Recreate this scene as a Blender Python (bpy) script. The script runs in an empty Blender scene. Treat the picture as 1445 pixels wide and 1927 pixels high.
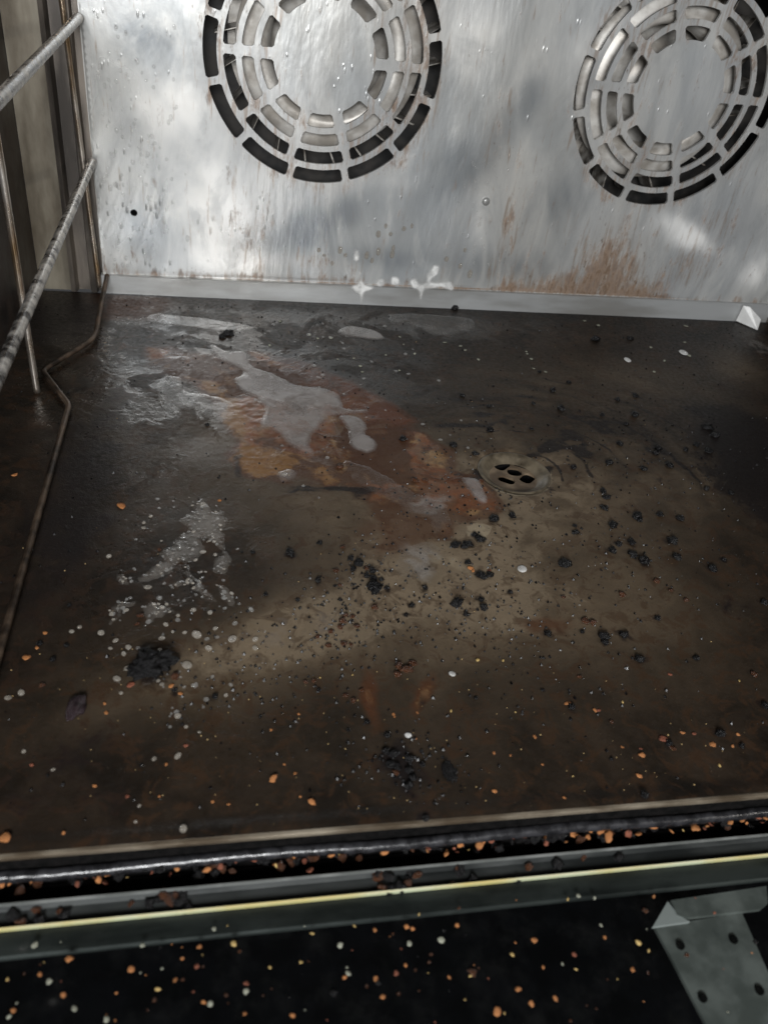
import bpy, bmesh, math, random
import numpy as np
from mathutils import Matrix, Vector
from mathutils.geometry import delaunay_2d_cdt
random.seed(7); RNG = np.random.default_rng(11)
S = 0.35                                   # metres per unit (camera stands one unit above the oven floor)
# ---------------------------------------------------------------- camera, light, exposure
sc = bpy.context.scene
W = np.array([[0.98092961, -0.00493862, 0.19430056],
              [-0.15713141, -0.60853631, 0.77781314],
              [0.11439762, -0.79351066, -0.59770729]])   # world axes as rows, in camera right/down/forward
F = 1537.0; CX, CY = 722.5, 963.5
cam = bpy.data.cameras.new('camera'); camo = bpy.data.objects.new('camera', cam)
sc.collection.objects.link(camo); sc.camera = camo
M3 = Matrix([[W[i][0], -W[i][1], -W[i][2]] for i in range(3)])
camo.matrix_world = Matrix.Translation((0, 0, S)) @ M3.to_4x4()
cam.sensor_width = 36; cam.sensor_fit = 'HORIZONTAL'; cam.lens = F / 1445 * 36
cam.clip_start = 0.01; cam.clip_end = 100
cam.dof.use_dof = True; cam.dof.focus_distance = 0.62; cam.dof.aperture_fstop = 13
world = bpy.data.worlds.new('World'); sc.world = world; world.use_nodes = True
world.node_tree.nodes['Background'].inputs[0].default_value = (0.95, 0.97, 1.0, 1)
world.node_tree.nodes['Background'].inputs[1].default_value = 0.05
sc.view_settings.view_transform = 'Standard'; sc.view_settings.look = 'None'
sc.view_settings.exposure = 0.0; sc.view_settings.gamma = 1.0
sc.view_settings.use_curve_mapping = False
def area(name, loc, target, size, power, col=(1, 1, 1), sizey=None):
    l = bpy.data.lights.new(name, 'AREA'); o = bpy.data.objects.new(name, l); sc.collection.objects.link(o)
    l.energy = power; l.color = col; l.size = size
    if sizey: l.shape = 'RECTANGLE'; l.size_y = sizey
    o.location = loc
    o.rotation_euler = (Vector(target) - Vector(loc)).to_track_quat('-Z', 'Y').to_euler(); return o
area('kitchen_light', (-0.10, -0.75, 0.58), (0.20, 0.82, 0.22), 0.40, 23.0, (0.98, 0.99, 1.0), 0.28)
area('glint_light', (1.25, -0.60, 0.66), (0.35, 0.82, 0.25), 0.06, 7.0, (1.0, 0.95, 0.88), 0.06)  # small added lamp, sized for crisp glints and shadows

# ---------------------------------------------------------------- helpers
def ray(p): return W @ np.array([p[0] - CX, p[1] - CY, F])
def fl(p, z=0.0):                          # photo measurement -> point on the level z (units)
    d = ray(p); t = (z - 1) / d[2]; return (d[0] * t, d[1] * t)
D = 2.36
def wl(p, y=D):                            # -> (x, z) on the upright plane y
    d = ray(p); t = y / d[1]; return (d[0] * t, d[2] * t + 1)
def link(o, parent=None):
    sc.collection.objects.link(o)
    if parent: o.parent = parent
    return o
def tag(o, label, cat=None, group=None, kind=None):
    if label: o['label'] = label
    if cat: o['category'] = cat
    if group: o['group'] = group
    if kind: o['kind'] = kind
    return o
def meshobj(name, V, Fc, mat, parent=None, smooth=False, scale=S):
    me = bpy.data.meshes.new(name)
    me.from_pydata([tuple(float(c) * scale for c in v) for v in V], [], [tuple(int(i) for i in f) for f in Fc])
    if mat: me.materials.append(mat)
    if smooth: me.polygons.foreach_set('use_smooth', [True] * len(me.polygons))
    me.update(); return link(bpy.data.objects.new(name, me), parent)
def box(name, x0, x1, y0, y1, z0, z1, mat, parent=None, bev=0.0):
    bm = bmesh.new(); bmesh.ops.create_cube(bm, size=1)
    for v in bm.verts:
        v.co = Vector(((x0 + x1) / 2 + v.co.x * (x1 - x0), (y0 + y1) / 2 + v.co.y * (y1 - y0), (z0 + z1) / 2 + v.co.z * (z1 - z0))) * S
    if bev: bmesh.ops.bevel(bm, geom=bm.edges[:], offset=bev * S, segments=2, affect='EDGES')
    me = bpy.data.meshes.new(name); bm.to_mesh(me); bm.free(); me.materials.append(mat)
    return link(bpy.data.objects.new(name, me), parent)
def noise(x, y, seed=0):                   # value noise, 0..1
    xi = np.floor(x).astype(np.int64); yi = np.floor(y).astype(np.int64); xf = x - xi; yf = y - yi
    u = xf * xf * (3 - 2 * xf); v = yf * yf * (3 - 2 * yf)
    def h(a, b):
        n = (a * 374761393 + b * 668265263 + seed * 1442695041) & 0x7fffffff
        n = ((n ^ (n >> 13)) * 1274126177) & 0x7fffffff
        return ((n ^ (n >> 16)) & 0xffff) / 65535.0
    return (h(xi, yi) * (1 - u) + h(xi + 1, yi) * u) * (1 - v) + (h(xi, yi + 1) * (1 - u) + h(xi + 1, yi + 1) * u) * v
def fbm(x, y, f=1.0, o=4, seed=0):
    r = 0; a = 0.5; t = 0
    for i in range(o): r = r + a * noise(x * f, y * f, seed + i * 17); t += a; a *= .5; f *= 2.03
    return r / t
def sdf(X, Y, P):                          # signed distance to polygon, negative inside
    P = np.array(P); d = np.full(X.shape, 1e9); ins = np.zeros(X.shape, bool); n = len(P)
    for i in range(n):
        a = P[i]; b = P[(i + 1) % n]; e = b - a; wx = X - a[0]; wy = Y - a[1]
        t = np.clip((wx * e[0] + wy * e[1]) / (e @ e + 1e-12), 0, 1)
        d = np.minimum(d, (wx - e[0] * t) ** 2 + (wy - e[1] * t) ** 2)
        c = ((a[1] > Y) != (b[1] > Y)) & (X < (b[0] - a[0]) * (Y - a[1]) / (b[1] - a[1] + 1e-12) + a[0])
        ins ^= c
    d = np.sqrt(d); return np.where(ins, -d, d)
def sst(a, b, x): t = np.clip((x - a) / (b - a), 0, 1); return t * t * (3 - 2 * t)
def blob(X, Y, c, rx, ry=None, soft=1.0, ang=0.0):
    ry = ry or rx; ca, sa = math.cos(ang), math.sin(ang); dx = X - c[0]; dy = Y - c[1]
    q = ((dx * ca + dy * sa) / rx) ** 2 + ((-dx * sa + dy * ca) / ry) ** 2
    return np.exp(-q * soft)
def setattr_(me, name, arr):
    a = me.attributes.new(name, 'FLOAT', 'POINT'); a.data.foreach_set('value', np.ascontiguousarray(arr, dtype=np.float32))

# ---------------------------------------------------------------- material kit
class NT:
    def __init__(s, name):
        s.m = bpy.data.materials.new(name); s.m.use_nodes = True; s.t = s.m.node_tree; s.t.nodes.clear()
        s.out = s.t.nodes.new('ShaderNodeOutputMaterial')
    def n(s, typ, **kw):
        o = s.t.nodes.new(typ)
        for k, v in kw.items(): setattr(o, k, v)
        return o
    def l(s, a, b): s.t.links.new(a, b)
    def put(s, sock, v):
        if hasattr(v, 'is_output') or isinstance(v, bpy.types.NodeSocket): s.l(v, sock)
        else: sock.default_value = (*v, 1) if isinstance(v, tuple) and len(v) == 3 and sock.type == 'RGBA' else v
    def math(s, op, a, b=0.0, clamp=False):
        o = s.n('ShaderNodeMath', operation=op, use_clamp=clamp); s.put(o.inputs[0], a); s.put(o.inputs[1], b); return o.outputs[0]
    def mix(s, f, a, b, mode='MIX'):
        o = s.n('ShaderNodeMix', data_type='RGBA', blend_type=mode); s.put(o.inputs[0], f); s.put(o.inputs[6], a); s.put(o.inputs[7], b); return o.outputs[2]
    def ramp(s, f, a, b, lo=0.0, hi=1.0):
        o = s.n('ShaderNodeMapRange', interpolation_type='SMOOTHSTEP')
        s.put(o.inputs[0], f); o.inputs[1].default_value = a; o.inputs[2].default_value = b; o.inputs[3].default_value = lo; o.inputs[4].default_value = hi; return o.outputs[0]
    def co(s, scale=(1, 1, 1), rot=(0, 0, 0)):
        c = s.n('ShaderNodeTexCoord'); m = s.n('ShaderNodeMapping'); m.inputs['Scale'].default_value = scale; m.inputs['Rotation'].default_value = rot; s.l(c.outputs['Object'], m.inputs[0]); return m.outputs[0]
    def noise(s, vec, sc_, det=5.0, rough=0.55, dist=0.0):
        o = s.n('ShaderNodeTexNoise'); s.l(vec, o.inputs['Vector']); o.inputs['Scale'].default_value = sc_; o.inputs['Detail'].default_value = det
        o.inputs['Roughness'].default_value = rough; o.inputs['Distortion'].default_value = dist; return o.outputs[0]
    def vor(s, vec, sc_, feat='F1'):
        o = s.n('ShaderNodeTexVoronoi', feature=feat); s.l(vec, o.inputs['Vector']); o.inputs['Scale'].default_value = sc_; return o.outputs['Distance']
    def attr(s, nm): o = s.n('ShaderNodeAttribute'); o.attribute_name = nm; return o.outputs['Fac']
    def bump(s, h, dist, st=1.0, nrm=None):
        o = s.n('ShaderNodeBump'); o.inputs['Strength'].default_value = st; o.inputs['Distance'].default_value = dist; s.l(h, o.inputs['Height'])
        if nrm: s.l(nrm, o.inputs['Normal'])
        return o.outputs[0]
    def pbr(s, col, rough=.5, metal=0., nrm=None, **kw):
        b = s.n('ShaderNodeBsdfPrincipled'); s.put(b.inputs['Base Color'], col); s.put(b.inputs['Roughness'], rough); s.put(b.inputs['Metallic'], metal)
        if nrm: s.l(nrm, b.inputs['Normal'])
        for k, v in kw.items(): s.put(b.inputs[k], v)
        return b.outputs[0]
    def done(s, sh): s.l(sh, s.out.inputs[0]); return s.m

def mat_simple(name, c1, c2, rough, metal=0., sc_=300., bd=0.0004, r2=None, stretch=(1, 1, 1), **kw):
    t = NT(name); v = t.co(stretch); n = t.noise(v, sc_, 6); f = t.ramp(n, .35, .68)
    return t.done(t.pbr(t.mix(f, c1, c2), t.ramp(n, .3, .7, rough, r2 if r2 is not None else rough * 1.4), metal, t.bump(n, bd), **kw))

# brushed stainless wall, stained, with cloudy reflections painted in
def mat_wall():
    t = NT('stained_stainless_steel'); v = t.co(); vs = t.co((1, 1, .35))
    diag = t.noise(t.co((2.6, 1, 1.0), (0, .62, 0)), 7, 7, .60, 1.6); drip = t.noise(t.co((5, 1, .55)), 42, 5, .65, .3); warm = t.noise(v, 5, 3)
    rust = t.attr('rust'); res = t.attr('residue_dark_reflection'); sheen_ = t.attr('painted_highlight'); wet = t.attr('wet')
    br = t.noise(t.co((9, 1, .25)), 160, 3, .6)
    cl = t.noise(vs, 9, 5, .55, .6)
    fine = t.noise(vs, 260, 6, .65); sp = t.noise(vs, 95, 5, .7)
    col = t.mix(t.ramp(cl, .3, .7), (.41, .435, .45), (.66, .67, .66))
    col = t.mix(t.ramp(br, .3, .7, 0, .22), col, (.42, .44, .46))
    col = t.mix(t.math('MULTIPLY', t.ramp(res, 0, 1), .85), col, (.20, .225, .25))  # dark reflection bands and residue streaks, put into base colour
    col = t.mix(t.math('MULTIPLY', t.ramp(sheen_, 0, 1), .9), col, (.92, .92, .90))  # bright cloudy reflections painted into base colour
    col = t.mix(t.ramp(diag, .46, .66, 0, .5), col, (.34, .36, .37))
    col = t.mix(t.ramp(diag, .50, .30, 0, .4), col, (.82, .82, .79))  # diagonal bright sheen streaks, painted as colour
    col = t.mix(t.ramp(warm, .35, .65, 0, .35), col, t.mix(1.0, col, (1.0, .93, .82), 'MULTIPLY'))
    col = t.mix(t.math('MULTIPLY', t.ramp(t.math('ADD', drip, t.math('MULTIPLY', t.math('SUBTRACT', rust, .15), .30)), .585, .74), .55), col, (.27, .18, .115))
    rs = t.math('ADD', sp, t.math('MULTIPLY', rust, .36))
    rm = t.ramp(rs, .66, .84)
    col = t.mix(t.math('MULTIPLY', rm, .75), col, t.mix(t.ramp(fine, .35, .65), (.07, .032, .016), (.24, .15, .09)))
    fs = t.ramp(t.math('ADD', fine, t.math('MULTIPLY', rust, .2)), .70, .80, 0, .8)
    col = t.mix(fs, col, (.10, .06, .035))
    col = t.mix(t.math('MULTIPLY', rust, .22), col, (.30, .21, .14))
    rough = t.math('ADD', t.ramp(cl, .3, .7, .40, .29), t.math('MULTIPLY', rm, .25))
    rough = t.math('SUBTRACT', rough, t.math('MULTIPLY', wet, .12), True)
    metal = t.math('SUBTRACT', .45, t.math('MULTIPLY', t.math('ADD', rm, sheen_), .35), True)
    dr = t.ramp(t.vor(vs, 210), 0.0, .30, 1, 0)
    dr = t.math('MULTIPLY', dr, t.ramp(t.math('ADD', t.noise(v, 60, 2), t.math('MULTIPLY', wet, .22)), .60, .70))
    h = t.math('ADD', t.math('MULTIPLY', fine, .25), t.math('MULTIPLY', br, .12)); h = t.math('ADD', h, t.math('MULTIPLY', rm, .35))
    h = t.math('ADD', h, t.math('MULTIPLY', dr, 1.4))
    b1 = t.bump(cl, .004, .8); nb = t.bump(h, .0004, .8, b1)
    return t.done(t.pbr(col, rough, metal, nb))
def mat_floor():
    t = NT('burnt_greasy_steel'); v = t.co()
    rust = t.attr('rust'); soot_and_falloff = t.attr('soot_and_falloff'); light = t.attr('polish_and_glow'); milk_and_glow = t.attr('milk_and_glow'); wet = t.attr('wet'); tan = t.attr('tan')
    n1 = t.noise(v, 28, 6, .6, .5); n2 = t.noise(v, 260, 6, .65); n3 = t.noise(v, 900, 3, .6); nm = t.noise(v, 75, 6, .7, .8)
    n4 = t.noise(v, 14, 6, .65, 1.2); wob = t.math('MULTIPLY', t.math('SUBTRACT', nm, .5), 1.0); wob4 = t.math('MULTIPLY', t.math('SUBTRACT', n4, .5), .9)
    W_ = t.math('ADD', wob, wob4)
    def crisp(a, lo, hi, amp=1.0): return t.ramp(t.math('ADD', a, t.math('MULTIPLY', W_, amp)), lo, hi)
    col = t.mix(t.ramp(n1, .3, .7), (.007, .0054, .0042), (.023, .0160, .0110))
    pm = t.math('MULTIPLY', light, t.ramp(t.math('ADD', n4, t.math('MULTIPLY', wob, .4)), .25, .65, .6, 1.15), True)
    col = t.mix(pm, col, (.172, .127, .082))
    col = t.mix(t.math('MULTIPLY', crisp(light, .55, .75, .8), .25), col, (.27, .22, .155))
    col = t.mix(t.math('MULTIPLY', t.ramp(nm, .50, .60), .55), col, (.040, .021, .011))
    tm = crisp(tan, .42, .60, .7)
    col = t.mix(t.math('MULTIPLY', tm, .60), col, (.36, .30, .21))
    rr = crisp(rust, .34, .78, 1.5)
    col = t.mix(t.math('MULTIPLY', t.ramp(rust, .02, .35), .7), col, (.070, .027, .012))
    rcol = t.mix(t.ramp(n4, .38, .60), (.065, .022, .009), (.20, .068, .022))
    rcol = t.mix(t.ramp(n1, .52, .66), rcol, (.27, .165, .075))
    rcol = t.mix(t.ramp(nm, .48, .56, 0, .55), rcol, (.12, .075, .045))
    rcol = t.mix(t.math('MULTIPLY', crisp(t.attr('ochre'), .3, .6, .8), .8), rcol, (.22, .115, .036))
    rcol = t.mix(t.math('MULTIPLY', crisp(t.attr('deep'), .25, .6, .8), .85), rcol, (.075, .022, .008))
    rcol = t.mix(t.ramp(n2, .45, .70, 0, .5), rcol, (.09, .03, .012))
    col = t.mix(t.math('MULTIPLY', rr, .88), col, rcol)
    edge = t.math('MULTIPLY', crisp(rust, .18, .42, 1.2), t.math('SUBTRACT', 1.0, rr))
    col = t.mix(t.math('MULTIPLY', edge, .3), col, (.050, .020, .010))
    col = t.mix(t.ramp(n2, .62, .72, 0, .75), col, (.012, .009, .008))
    sk = t.math('ADD', t.math('MULTIPLY', soot_and_falloff, .9), t.math('MULTIPLY', W_, .9))
    col = t.mix(t.ramp(sk, .35, .65, 0, .9), col, (.010, .008, .008))
    mk = crisp(milk_and_glow, .26, .62, .6)
    col = t.mix(t.math('MULTIPLY', mk, t.ramp(n2, .3, .7, .35, .6)), col, (.30, .28, .26))
    wet = t.math('MULTIPLY', wet, t.ramp(n4, .40, .5)); wet = t.math('MAXIMUM', wet, t.math('MULTIPLY', mk, .9))
    ls = t.ramp(t.vor(v, 330), .05, .11, 1, 0)
    ls = t.math('MULTIPLY', ls, t.ramp(t.noise(v, 45, 3), .55, .66))
    col = t.mix(t.math('MULTIPLY', ls, .3), col, (.30, .24, .17))
    rough = t.math('SUBTRACT', t.ramp(n2, .3, .7, .34, .56), t.math('MULTIPLY', wet, .30)); rough = t.math('MAXIMUM', rough, .07)
    h = t.math('ADD', t.math('MULTIPLY', n2, .6), t.math('MULTIPLY', n3, .25)); h = t.math('ADD', h, t.math('MULTIPLY', nm, .7)); h = t.math('ADD', h, t.math('MULTIPLY', ls, .12))
    h = t.math('MULTIPLY', h, t.math('SUBTRACT', 1.0, t.math('MULTIPLY', wet, .8)))
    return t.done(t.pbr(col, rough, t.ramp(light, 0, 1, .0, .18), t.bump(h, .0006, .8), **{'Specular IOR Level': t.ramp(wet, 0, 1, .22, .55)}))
def mat_fluid(name, milk_col, amount, rough=.06, bd=.00025, nsc=120, bubbles=0.0, thick=False):
    t = NT(name); v = t.co(); n = t.noise(v, nsc, 3)
    h = n
    f = t.ramp(t.noise(v, nsc * .35, 4, .6), .3, .7, amount * (.45 if thick else .8), min(1, amount * 1.3))
    if thick: f = t.math('MULTIPLY', f, t.ramp(t.attr('thick'), .0, 1., .12, 1.))
    if bubbles:
        vo = t.vor(v, 230); ring = t.ramp(vo, .25, .5, 1, 0); h = t.math('ADD', n, t.math('MULTIPLY', ring, bubbles * 4))
        f = t.math('ADD', f, t.math('MULTIPLY', t.ramp(vo, .3, .55, 0, 1), bubbles * .4), True)
    nb = t.bump(h, bd)
    tr = t.n('ShaderNodeBsdfTransparent'); df = t.n('ShaderNodeBsdfDiffuse'); df.inputs[0].default_value = (*milk_col, 1)
    m1 = t.n('ShaderNodeMixShader'); t.put(m1.inputs[0], f); t.l(tr.outputs[0], m1.inputs[1]); t.l(df.outputs[0], m1.inputs[2])
    gl = t.n('ShaderNodeBsdfGlossy'); gl.inputs['Roughness'].default_value = rough; t.l(nb, gl.inputs['Normal'])
    fr = t.n('ShaderNodeFresnel'); fr.inputs[0].default_value = 1.40; t.l(nb, fr.inputs['Normal'])
    ge = t.n('ShaderNodeNewGeometry'); m2 = t.n('ShaderNodeMixShader'); t.l(t.math('MULTIPLY', fr.outputs[0], t.math('SUBTRACT', 1.0, ge.outputs['Backfacing'])), m2.inputs[0]); t.l(m1.outputs[0], m2.inputs[1]); t.l(gl.outputs[0], m2.inputs[2])
    return t.done(m2.outputs[0])
M = {}
M['wall'] = mat_wall(); M['floor'] = mat_floor()
M['flange'] = mat_simple('pale_steel_flange', (.28, .275, .26), (.44, .45, .45), .32, .4, 16, .0003, .42, (.4, 1, 2))
M['fan'] = mat_simple('greasy_fan_steel', (.36, .33, .29), (.66, .64, .60), .34, .25, 45, .0006, .5)
M['blade'] = mat_simple('fan_blade_steel', (.13, .11, .09), (.50, .48, .44), .35, .3, 90, .0006, .5)
M['shroud'] = mat_simple('soot_black_housing', (.012, .012, .012), (.05, .045, .04), .5, .3, 50)
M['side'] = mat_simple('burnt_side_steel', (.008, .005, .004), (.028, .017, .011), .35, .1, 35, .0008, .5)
M['recess'] = mat_simple('brown_filmed_steel', (.10, .08, .055), (.31, .28, .22), .38, .3, 25, .0006, .55, (1, 1, .3))
M['fold'] = mat_simple('dark_folded_steel', (.06, .052, .045), (.22, .19, .16), .36, .5, 45, .0006, .5, (1, 1, .2))
M['wire'] = mat_simple('crusted_chrome_wire', (.035, .03, .028), (.62, .59, .55), .18, .7, 110, .0004, .5)
M['wire_clean'] = mat_simple('golden_chrome_wire', (.34, .22, .11), (.80, .77, .72), .18, .9, 55, .0006, .35, (1, 1, .25))
M['wire_dark'] = mat_simple('burnt_wire', (.022, .016, .012), (.13, .09, .062), .3, .5, 60, .0003, .5)
M['gasket'] = mat_simple('black_rubber_gasket', (.008, .008, .009), (.026, .026, .029), .2, 0., 160, .0004, .34)
M['black'] = mat_simple('soot_black', (.001, .001, .001), (.004, .0035, .0035), .7, 0., 200, **{'Specular IOR Level': .1})
M['ledge'] = mat_simple('grey_ledge_steel', (.014, .016, .016), (.042, .046, .045), .34, .3, 70, .0005, .5, (.25, 1, 1))
M['lip'] = mat_simple('worn_lip_steel', (.10, .075, .05), (.30, .26, .20), .30, .6, 80, .0004, .45, (.3, 1, 1))
M['glassedge'] = mat_simple('pale_glass_edge', (.62, .50, .20), (.62, .62, .44), .2, 0., 22, .0002, .3)
M['bracket'] = mat_simple('grey_bracket_steel', (.075, .08, .076), (.14, .145, .14), .5, .1, 60, .0003, **{'Specular IOR Level': .2})
M['cavity'] = mat_simple('dark_door_cavity', (.0015, .0015, .002), (.003, .003, .004), .7, 0., 60, **{'Specular IOR Level': .04})
M['white'] = mat_simple('bright_steel', (.78, .78, .76), (.92, .92, .9), .4, .2, 60)
def mat_glass():
    t = NT('door_glass'); tr = t.n('ShaderNodeBsdfTransparent'); tr.inputs[0].default_value = (.75, .79, .775, 1)
    v = t.co(); n = t.noise(v, 60, 5, .65); df = t.n('ShaderNodeBsdfDiffuse'); df.inputs[0].default_value = (.07, .072, .068, 1)
    m1 = t.n('ShaderNodeMixShader'); t.put(m1.inputs[0], t.ramp(n, .45, .8, .01, .07)); t.l(tr.outputs[0], m1.inputs[1]); t.l(df.outputs[0], m1.inputs[2])
    gl = t.n('ShaderNodeBsdfGlossy'); gl.inputs['Roughness'].default_value = .05
    fr = t.n('ShaderNodeFresnel'); fr.inputs[0].default_value = 1.5
    ge = t.n('ShaderNodeNewGeometry'); m2 = t.n('ShaderNodeMixShader'); t.l(t.math('MULTIPLY', fr.outputs[0], t.math('SUBTRACT', 1.0, ge.outputs['Backfacing'])), m2.inputs[0]); t.l(m1.outputs[0], m2.inputs[1]); t.l(gl.outputs[0], m2.inputs[2])
    return t.done(m2.outputs[0])
M['glass'] = mat_glass()
M['puddle'] = mat_fluid('milky_soapy_water', (.36, .335, .32), .55, .05, .0002, 90, 0., True)
M['clear'] = mat_fluid('clear_greasy_water', (.20, .17, .145), .10, .04, .0004, 160, 0., True)
M['foamfilm'] = mat_fluid('foam_film', (.42, .385, .345), .22, .06, .0005, 70, .16, True)
M['foam'] = mat_fluid('bubbly_foam', (.46, .42, .36), .26, .05, .0006, 300, .25)
M['wfilm'] = mat_fluid('thin_wall_foam', (.80, .80, .78), .85, .10, .0004, 260, .15, True)
M['wfoam'] = mat_fluid('white_wall_foam', (.80, .80, .78), .50, .10, .0004, 220, .2)
M['bead'] = mat_fluid('water_bead', (.6, .6, .58), .10, .03, .0001, 200)
M['dull'] = mat_simple('dull_tan_dust', (.22, .15, .06), (.48, .34, .15), .6)
M['carbon'] = mat_simple('burnt_carbon', (.0015, .0015, .002), (.007, .0065, .007), .15, 0., 500, .0004, .5, **{'Specular IOR Level': .35})
M['plum'] = mat_simple('purple_black_grease', (.008, .004, .006), (.03, .014, .018), .12, 0., 200, .0004, .25)
M['brown'] = mat_simple('glossy_brown_crust', (.022, .008, .004), (.12, .045, .018), .18, 0., 400, .0006, .4)
M['orange'] = mat_simple('toasted_orange_flake', (.30, .10, .03), (.58, .26, .085), .5, 0., 350, .0004)
M['red'] = mat_simple('reddish_flake', (.15, .04, .02), (.32, .11, .06), .42, 0., 350, .0004)
M['seed'] = mat_simple('yellow_seed', (.40, .26, .08), (.62, .46, .19), .4, 0., 350, .0003)
M['pale'] = mat_simple('pale_crumb', (.22, .23, .18), (.48, .48, .38), .45, 0., 350, .0004)

# ---------------------------------------------------------------- the oven
oven = bpy.data.objects.new('convection_oven', None); link(oven); oven.location = (0, 0, 0)
tag(oven, 'dirty stainless steel convection oven with two round fan grilles and open glass door', 'oven')
XL, XR, YF = -0.51, 1.83, 0.602
DR = fl((968, 888)); DRR = 0.078

# floor pan: dense sheet with stain masks, some with light and falloff painted in
nx, ny = 760, 590
gx = np.linspace(XL, XR, nx); gy = np.linspace(YF, D - .012, ny); X, Y = np.meshgrid(gx, gy); X = X.ravel(); Y = Y.ravel()
wx = X + .022 * (fbm(X, Y, 22, 4, 1) - .5) + .03 * (fbm(X, Y, 7, 2, 5) - .5); wy = Y + .03 * (fbm(X, Y, 22, 4, 9) - .5) + .03 * (fbm(X, Y, 7, 2, 13) - .5)
P = lambda pts: [fl(p) for p in pts]
def reg(pts, soft=.01, off=0.): return sst(soft, -soft, sdf(wx, wy, P(pts)) + off)
def bl(p, rx, ry, soft=1., ang=0.): return blob(wx, wy, fl(p), rx, ry, soft, ang)
SOFT = 1
rust = reg([(280, 655), (330, 650), (430, 672), (520, 690), (600, 705), (680, 740), (750, 785), (800, 820), (850, 850), (860, 900), (915, 900), (935, 940), (928, 975), (860, 985), (835, 1020), (770, 1040), (700, 1045), (735, 985), (680, 930), (630, 900), (590, 905), (540, 905), (470, 895), (440, 860), (460, 835), (425, 790), (400, 750), (370, 715), (300, 700)], .03) * .75
rust = np.maximum(rust, reg([(430, 700), (470, 740), (490, 790), (560, 850), (620, 880), (600, 905), (480, 885), (450, 850), (470, 800), (430, 760)], .02))
rust = np.maximum(rust, reg([(470, 665), (600, 690), (720, 760), (770, 790), (740, 800), (640, 740), (530, 715)], .03))
rust = np.maximum(rust, reg([(850, 890), (915, 905), (930, 940), (928, 975), (860, 985), (845, 940)], .012))
for p, r in (((250, 570), .10), ((220, 590), .05), ((600, 905), .05), ((760, 1020), .07), ((760, 960), .06)): rust = np.maximum(rust, .45 * bl(p, r, r))
ochre = np.clip(reg([(440, 850), (490, 848), (540, 850), (600, 880), (640, 900), (600, 912), (540, 908), (480, 895), (440, 880)], .03) + .8 * reg([(380, 700), (440, 740), (470, 800), (440, 830), (390, 780)], .03) + .5 * bl((850, 870), .05, .05), 0, 1)
deep = np.clip(.9 * bl((640, 725), .14, .04, 1, -.35) + .8 * bl((720, 770), .10, .05) + .8 * bl((420, 685), .08, .03) + .6 * bl((760, 800), .06, .06) + .7 * bl((700, 1010), .1, .03), 0, 1)
rust = rust * (.42 + .85 * sst(.36, .6, fbm(wx, wy, 11, 4, 37)))
polish_and_glow = .75 * bl((930, 960), .26, .26) + .6 * bl((800, 1060), .20, .16) + .62 * bl((560, 1190), .26, .085, 1, .42) + .30 * bl((1150, 720), .38, .14) + .30 * bl((480, 830), .26, .20) + .36 * bl((1080, 900), .40, .18) + .32 * bl((760, 1230), .36, .12) + .4 * bl((1390, 690), .08, .10) + .35 * bl((1080, 1150), .26, .16) + .16 * bl((900, 1400), .5, .10) + .2 * bl((640, 950), .25, .1)  # worn patches; light falloff and the back right beam painted in too
polish_and_glow += .5 * bl((600, 1180), .34, .05, 1, .42) * (.5 + fbm(wx + wy * .7, wy * 3 - wx * 1.6, 9, 3, 35)); polish_and_glow *= .35 + .65 * sst(.62, 1.05, Y)  # tone fades darker towards the front edge
polish_and_glow = polish_and_glow * (.55 + .9 * fbm(wx, wy, 6, 4, 31)) * (.8 + .4 * fbm(wx * .6 + wy * .5, wy - wx * .4, 22, 4, 33))
polish_and_glow = np.maximum(polish_and_glow, 1.3 * np.exp(-((np.hypot(X - DR[0], Y - DR[1]) - DRR) / .012) ** 2) * np.clip(.5 + .6 * np.sin(-np.arctan2(Y - DR[1], X - DR[0]) + .5), .1, 1))  # worn drain ring, with a highlight painted on its front side
# wiping arcs round the drain
ang = np.arctan2(wy - DR[1], wx - DR[0]); rad = np.hypot(wx - DR[0], wy - DR[1])
arc = .62 * fbm(rad * 30 + 7 * fbm(X, Y, 3, 3, 3), ang * 2.6, 1, 5, 77) + .38 * fbm(X * 14, Y * 40, 1, 4, 78)
up = bl((1050, 800), .62, .34) + .6 * bl((1180, 900), .4, .2)
soot_and_falloff = sst(.52, .68, arc) * np.clip(up, 0, 1) * .55 * (.3 + 1.2 * sst(.4, .6, fbm(X, Y, 9, 3, 79)))
polish_and_glow = polish_and_glow * (1 - .35 * np.clip(up, 0, 1) * sst(.5, .62, arc)) + .12 * np.clip(up, 0, 1) * sst(.48, .38, arc)
for R0, w_, a0, a1, k in ((.105, .006, -40, 60, .6), (.14, .006, 0, 100, .5), (.17, .009, -20, 40, .7), (.19, .004, 20, 120, .7), (.225, .010, 30, 125, .6), (.26, .005, -10, 60, .8), (.285, .012, -5, 30, .7), (.31, .006, 40, 120, .7), (.35, .012, 10, 110, .5), (.40, .007, -20, 50, .7), (.44, .014, 20, 100, .5), (.50, .008, 0, 80, .6), (.56, .016, 5, 70, .5)):
    el = np.hypot((wx - DR[0]) * .9, (wy - DR[1]) * 1.05); an_ = np.degrees(ang)
    soot_and_falloff = np.maximum(soot_and_falloff, k * np.exp(-((el - R0 - .02 * (fbm(X, Y, 5, 2, 90) - .5)) / w_) ** 2) * sst(a0, a0 + 20, an_) * sst(a1, a1 - 20, an_) * sst(.25, .5, fbm(ang * 5, rad * 60, 1, 3, 91)) * 1.15)
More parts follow.
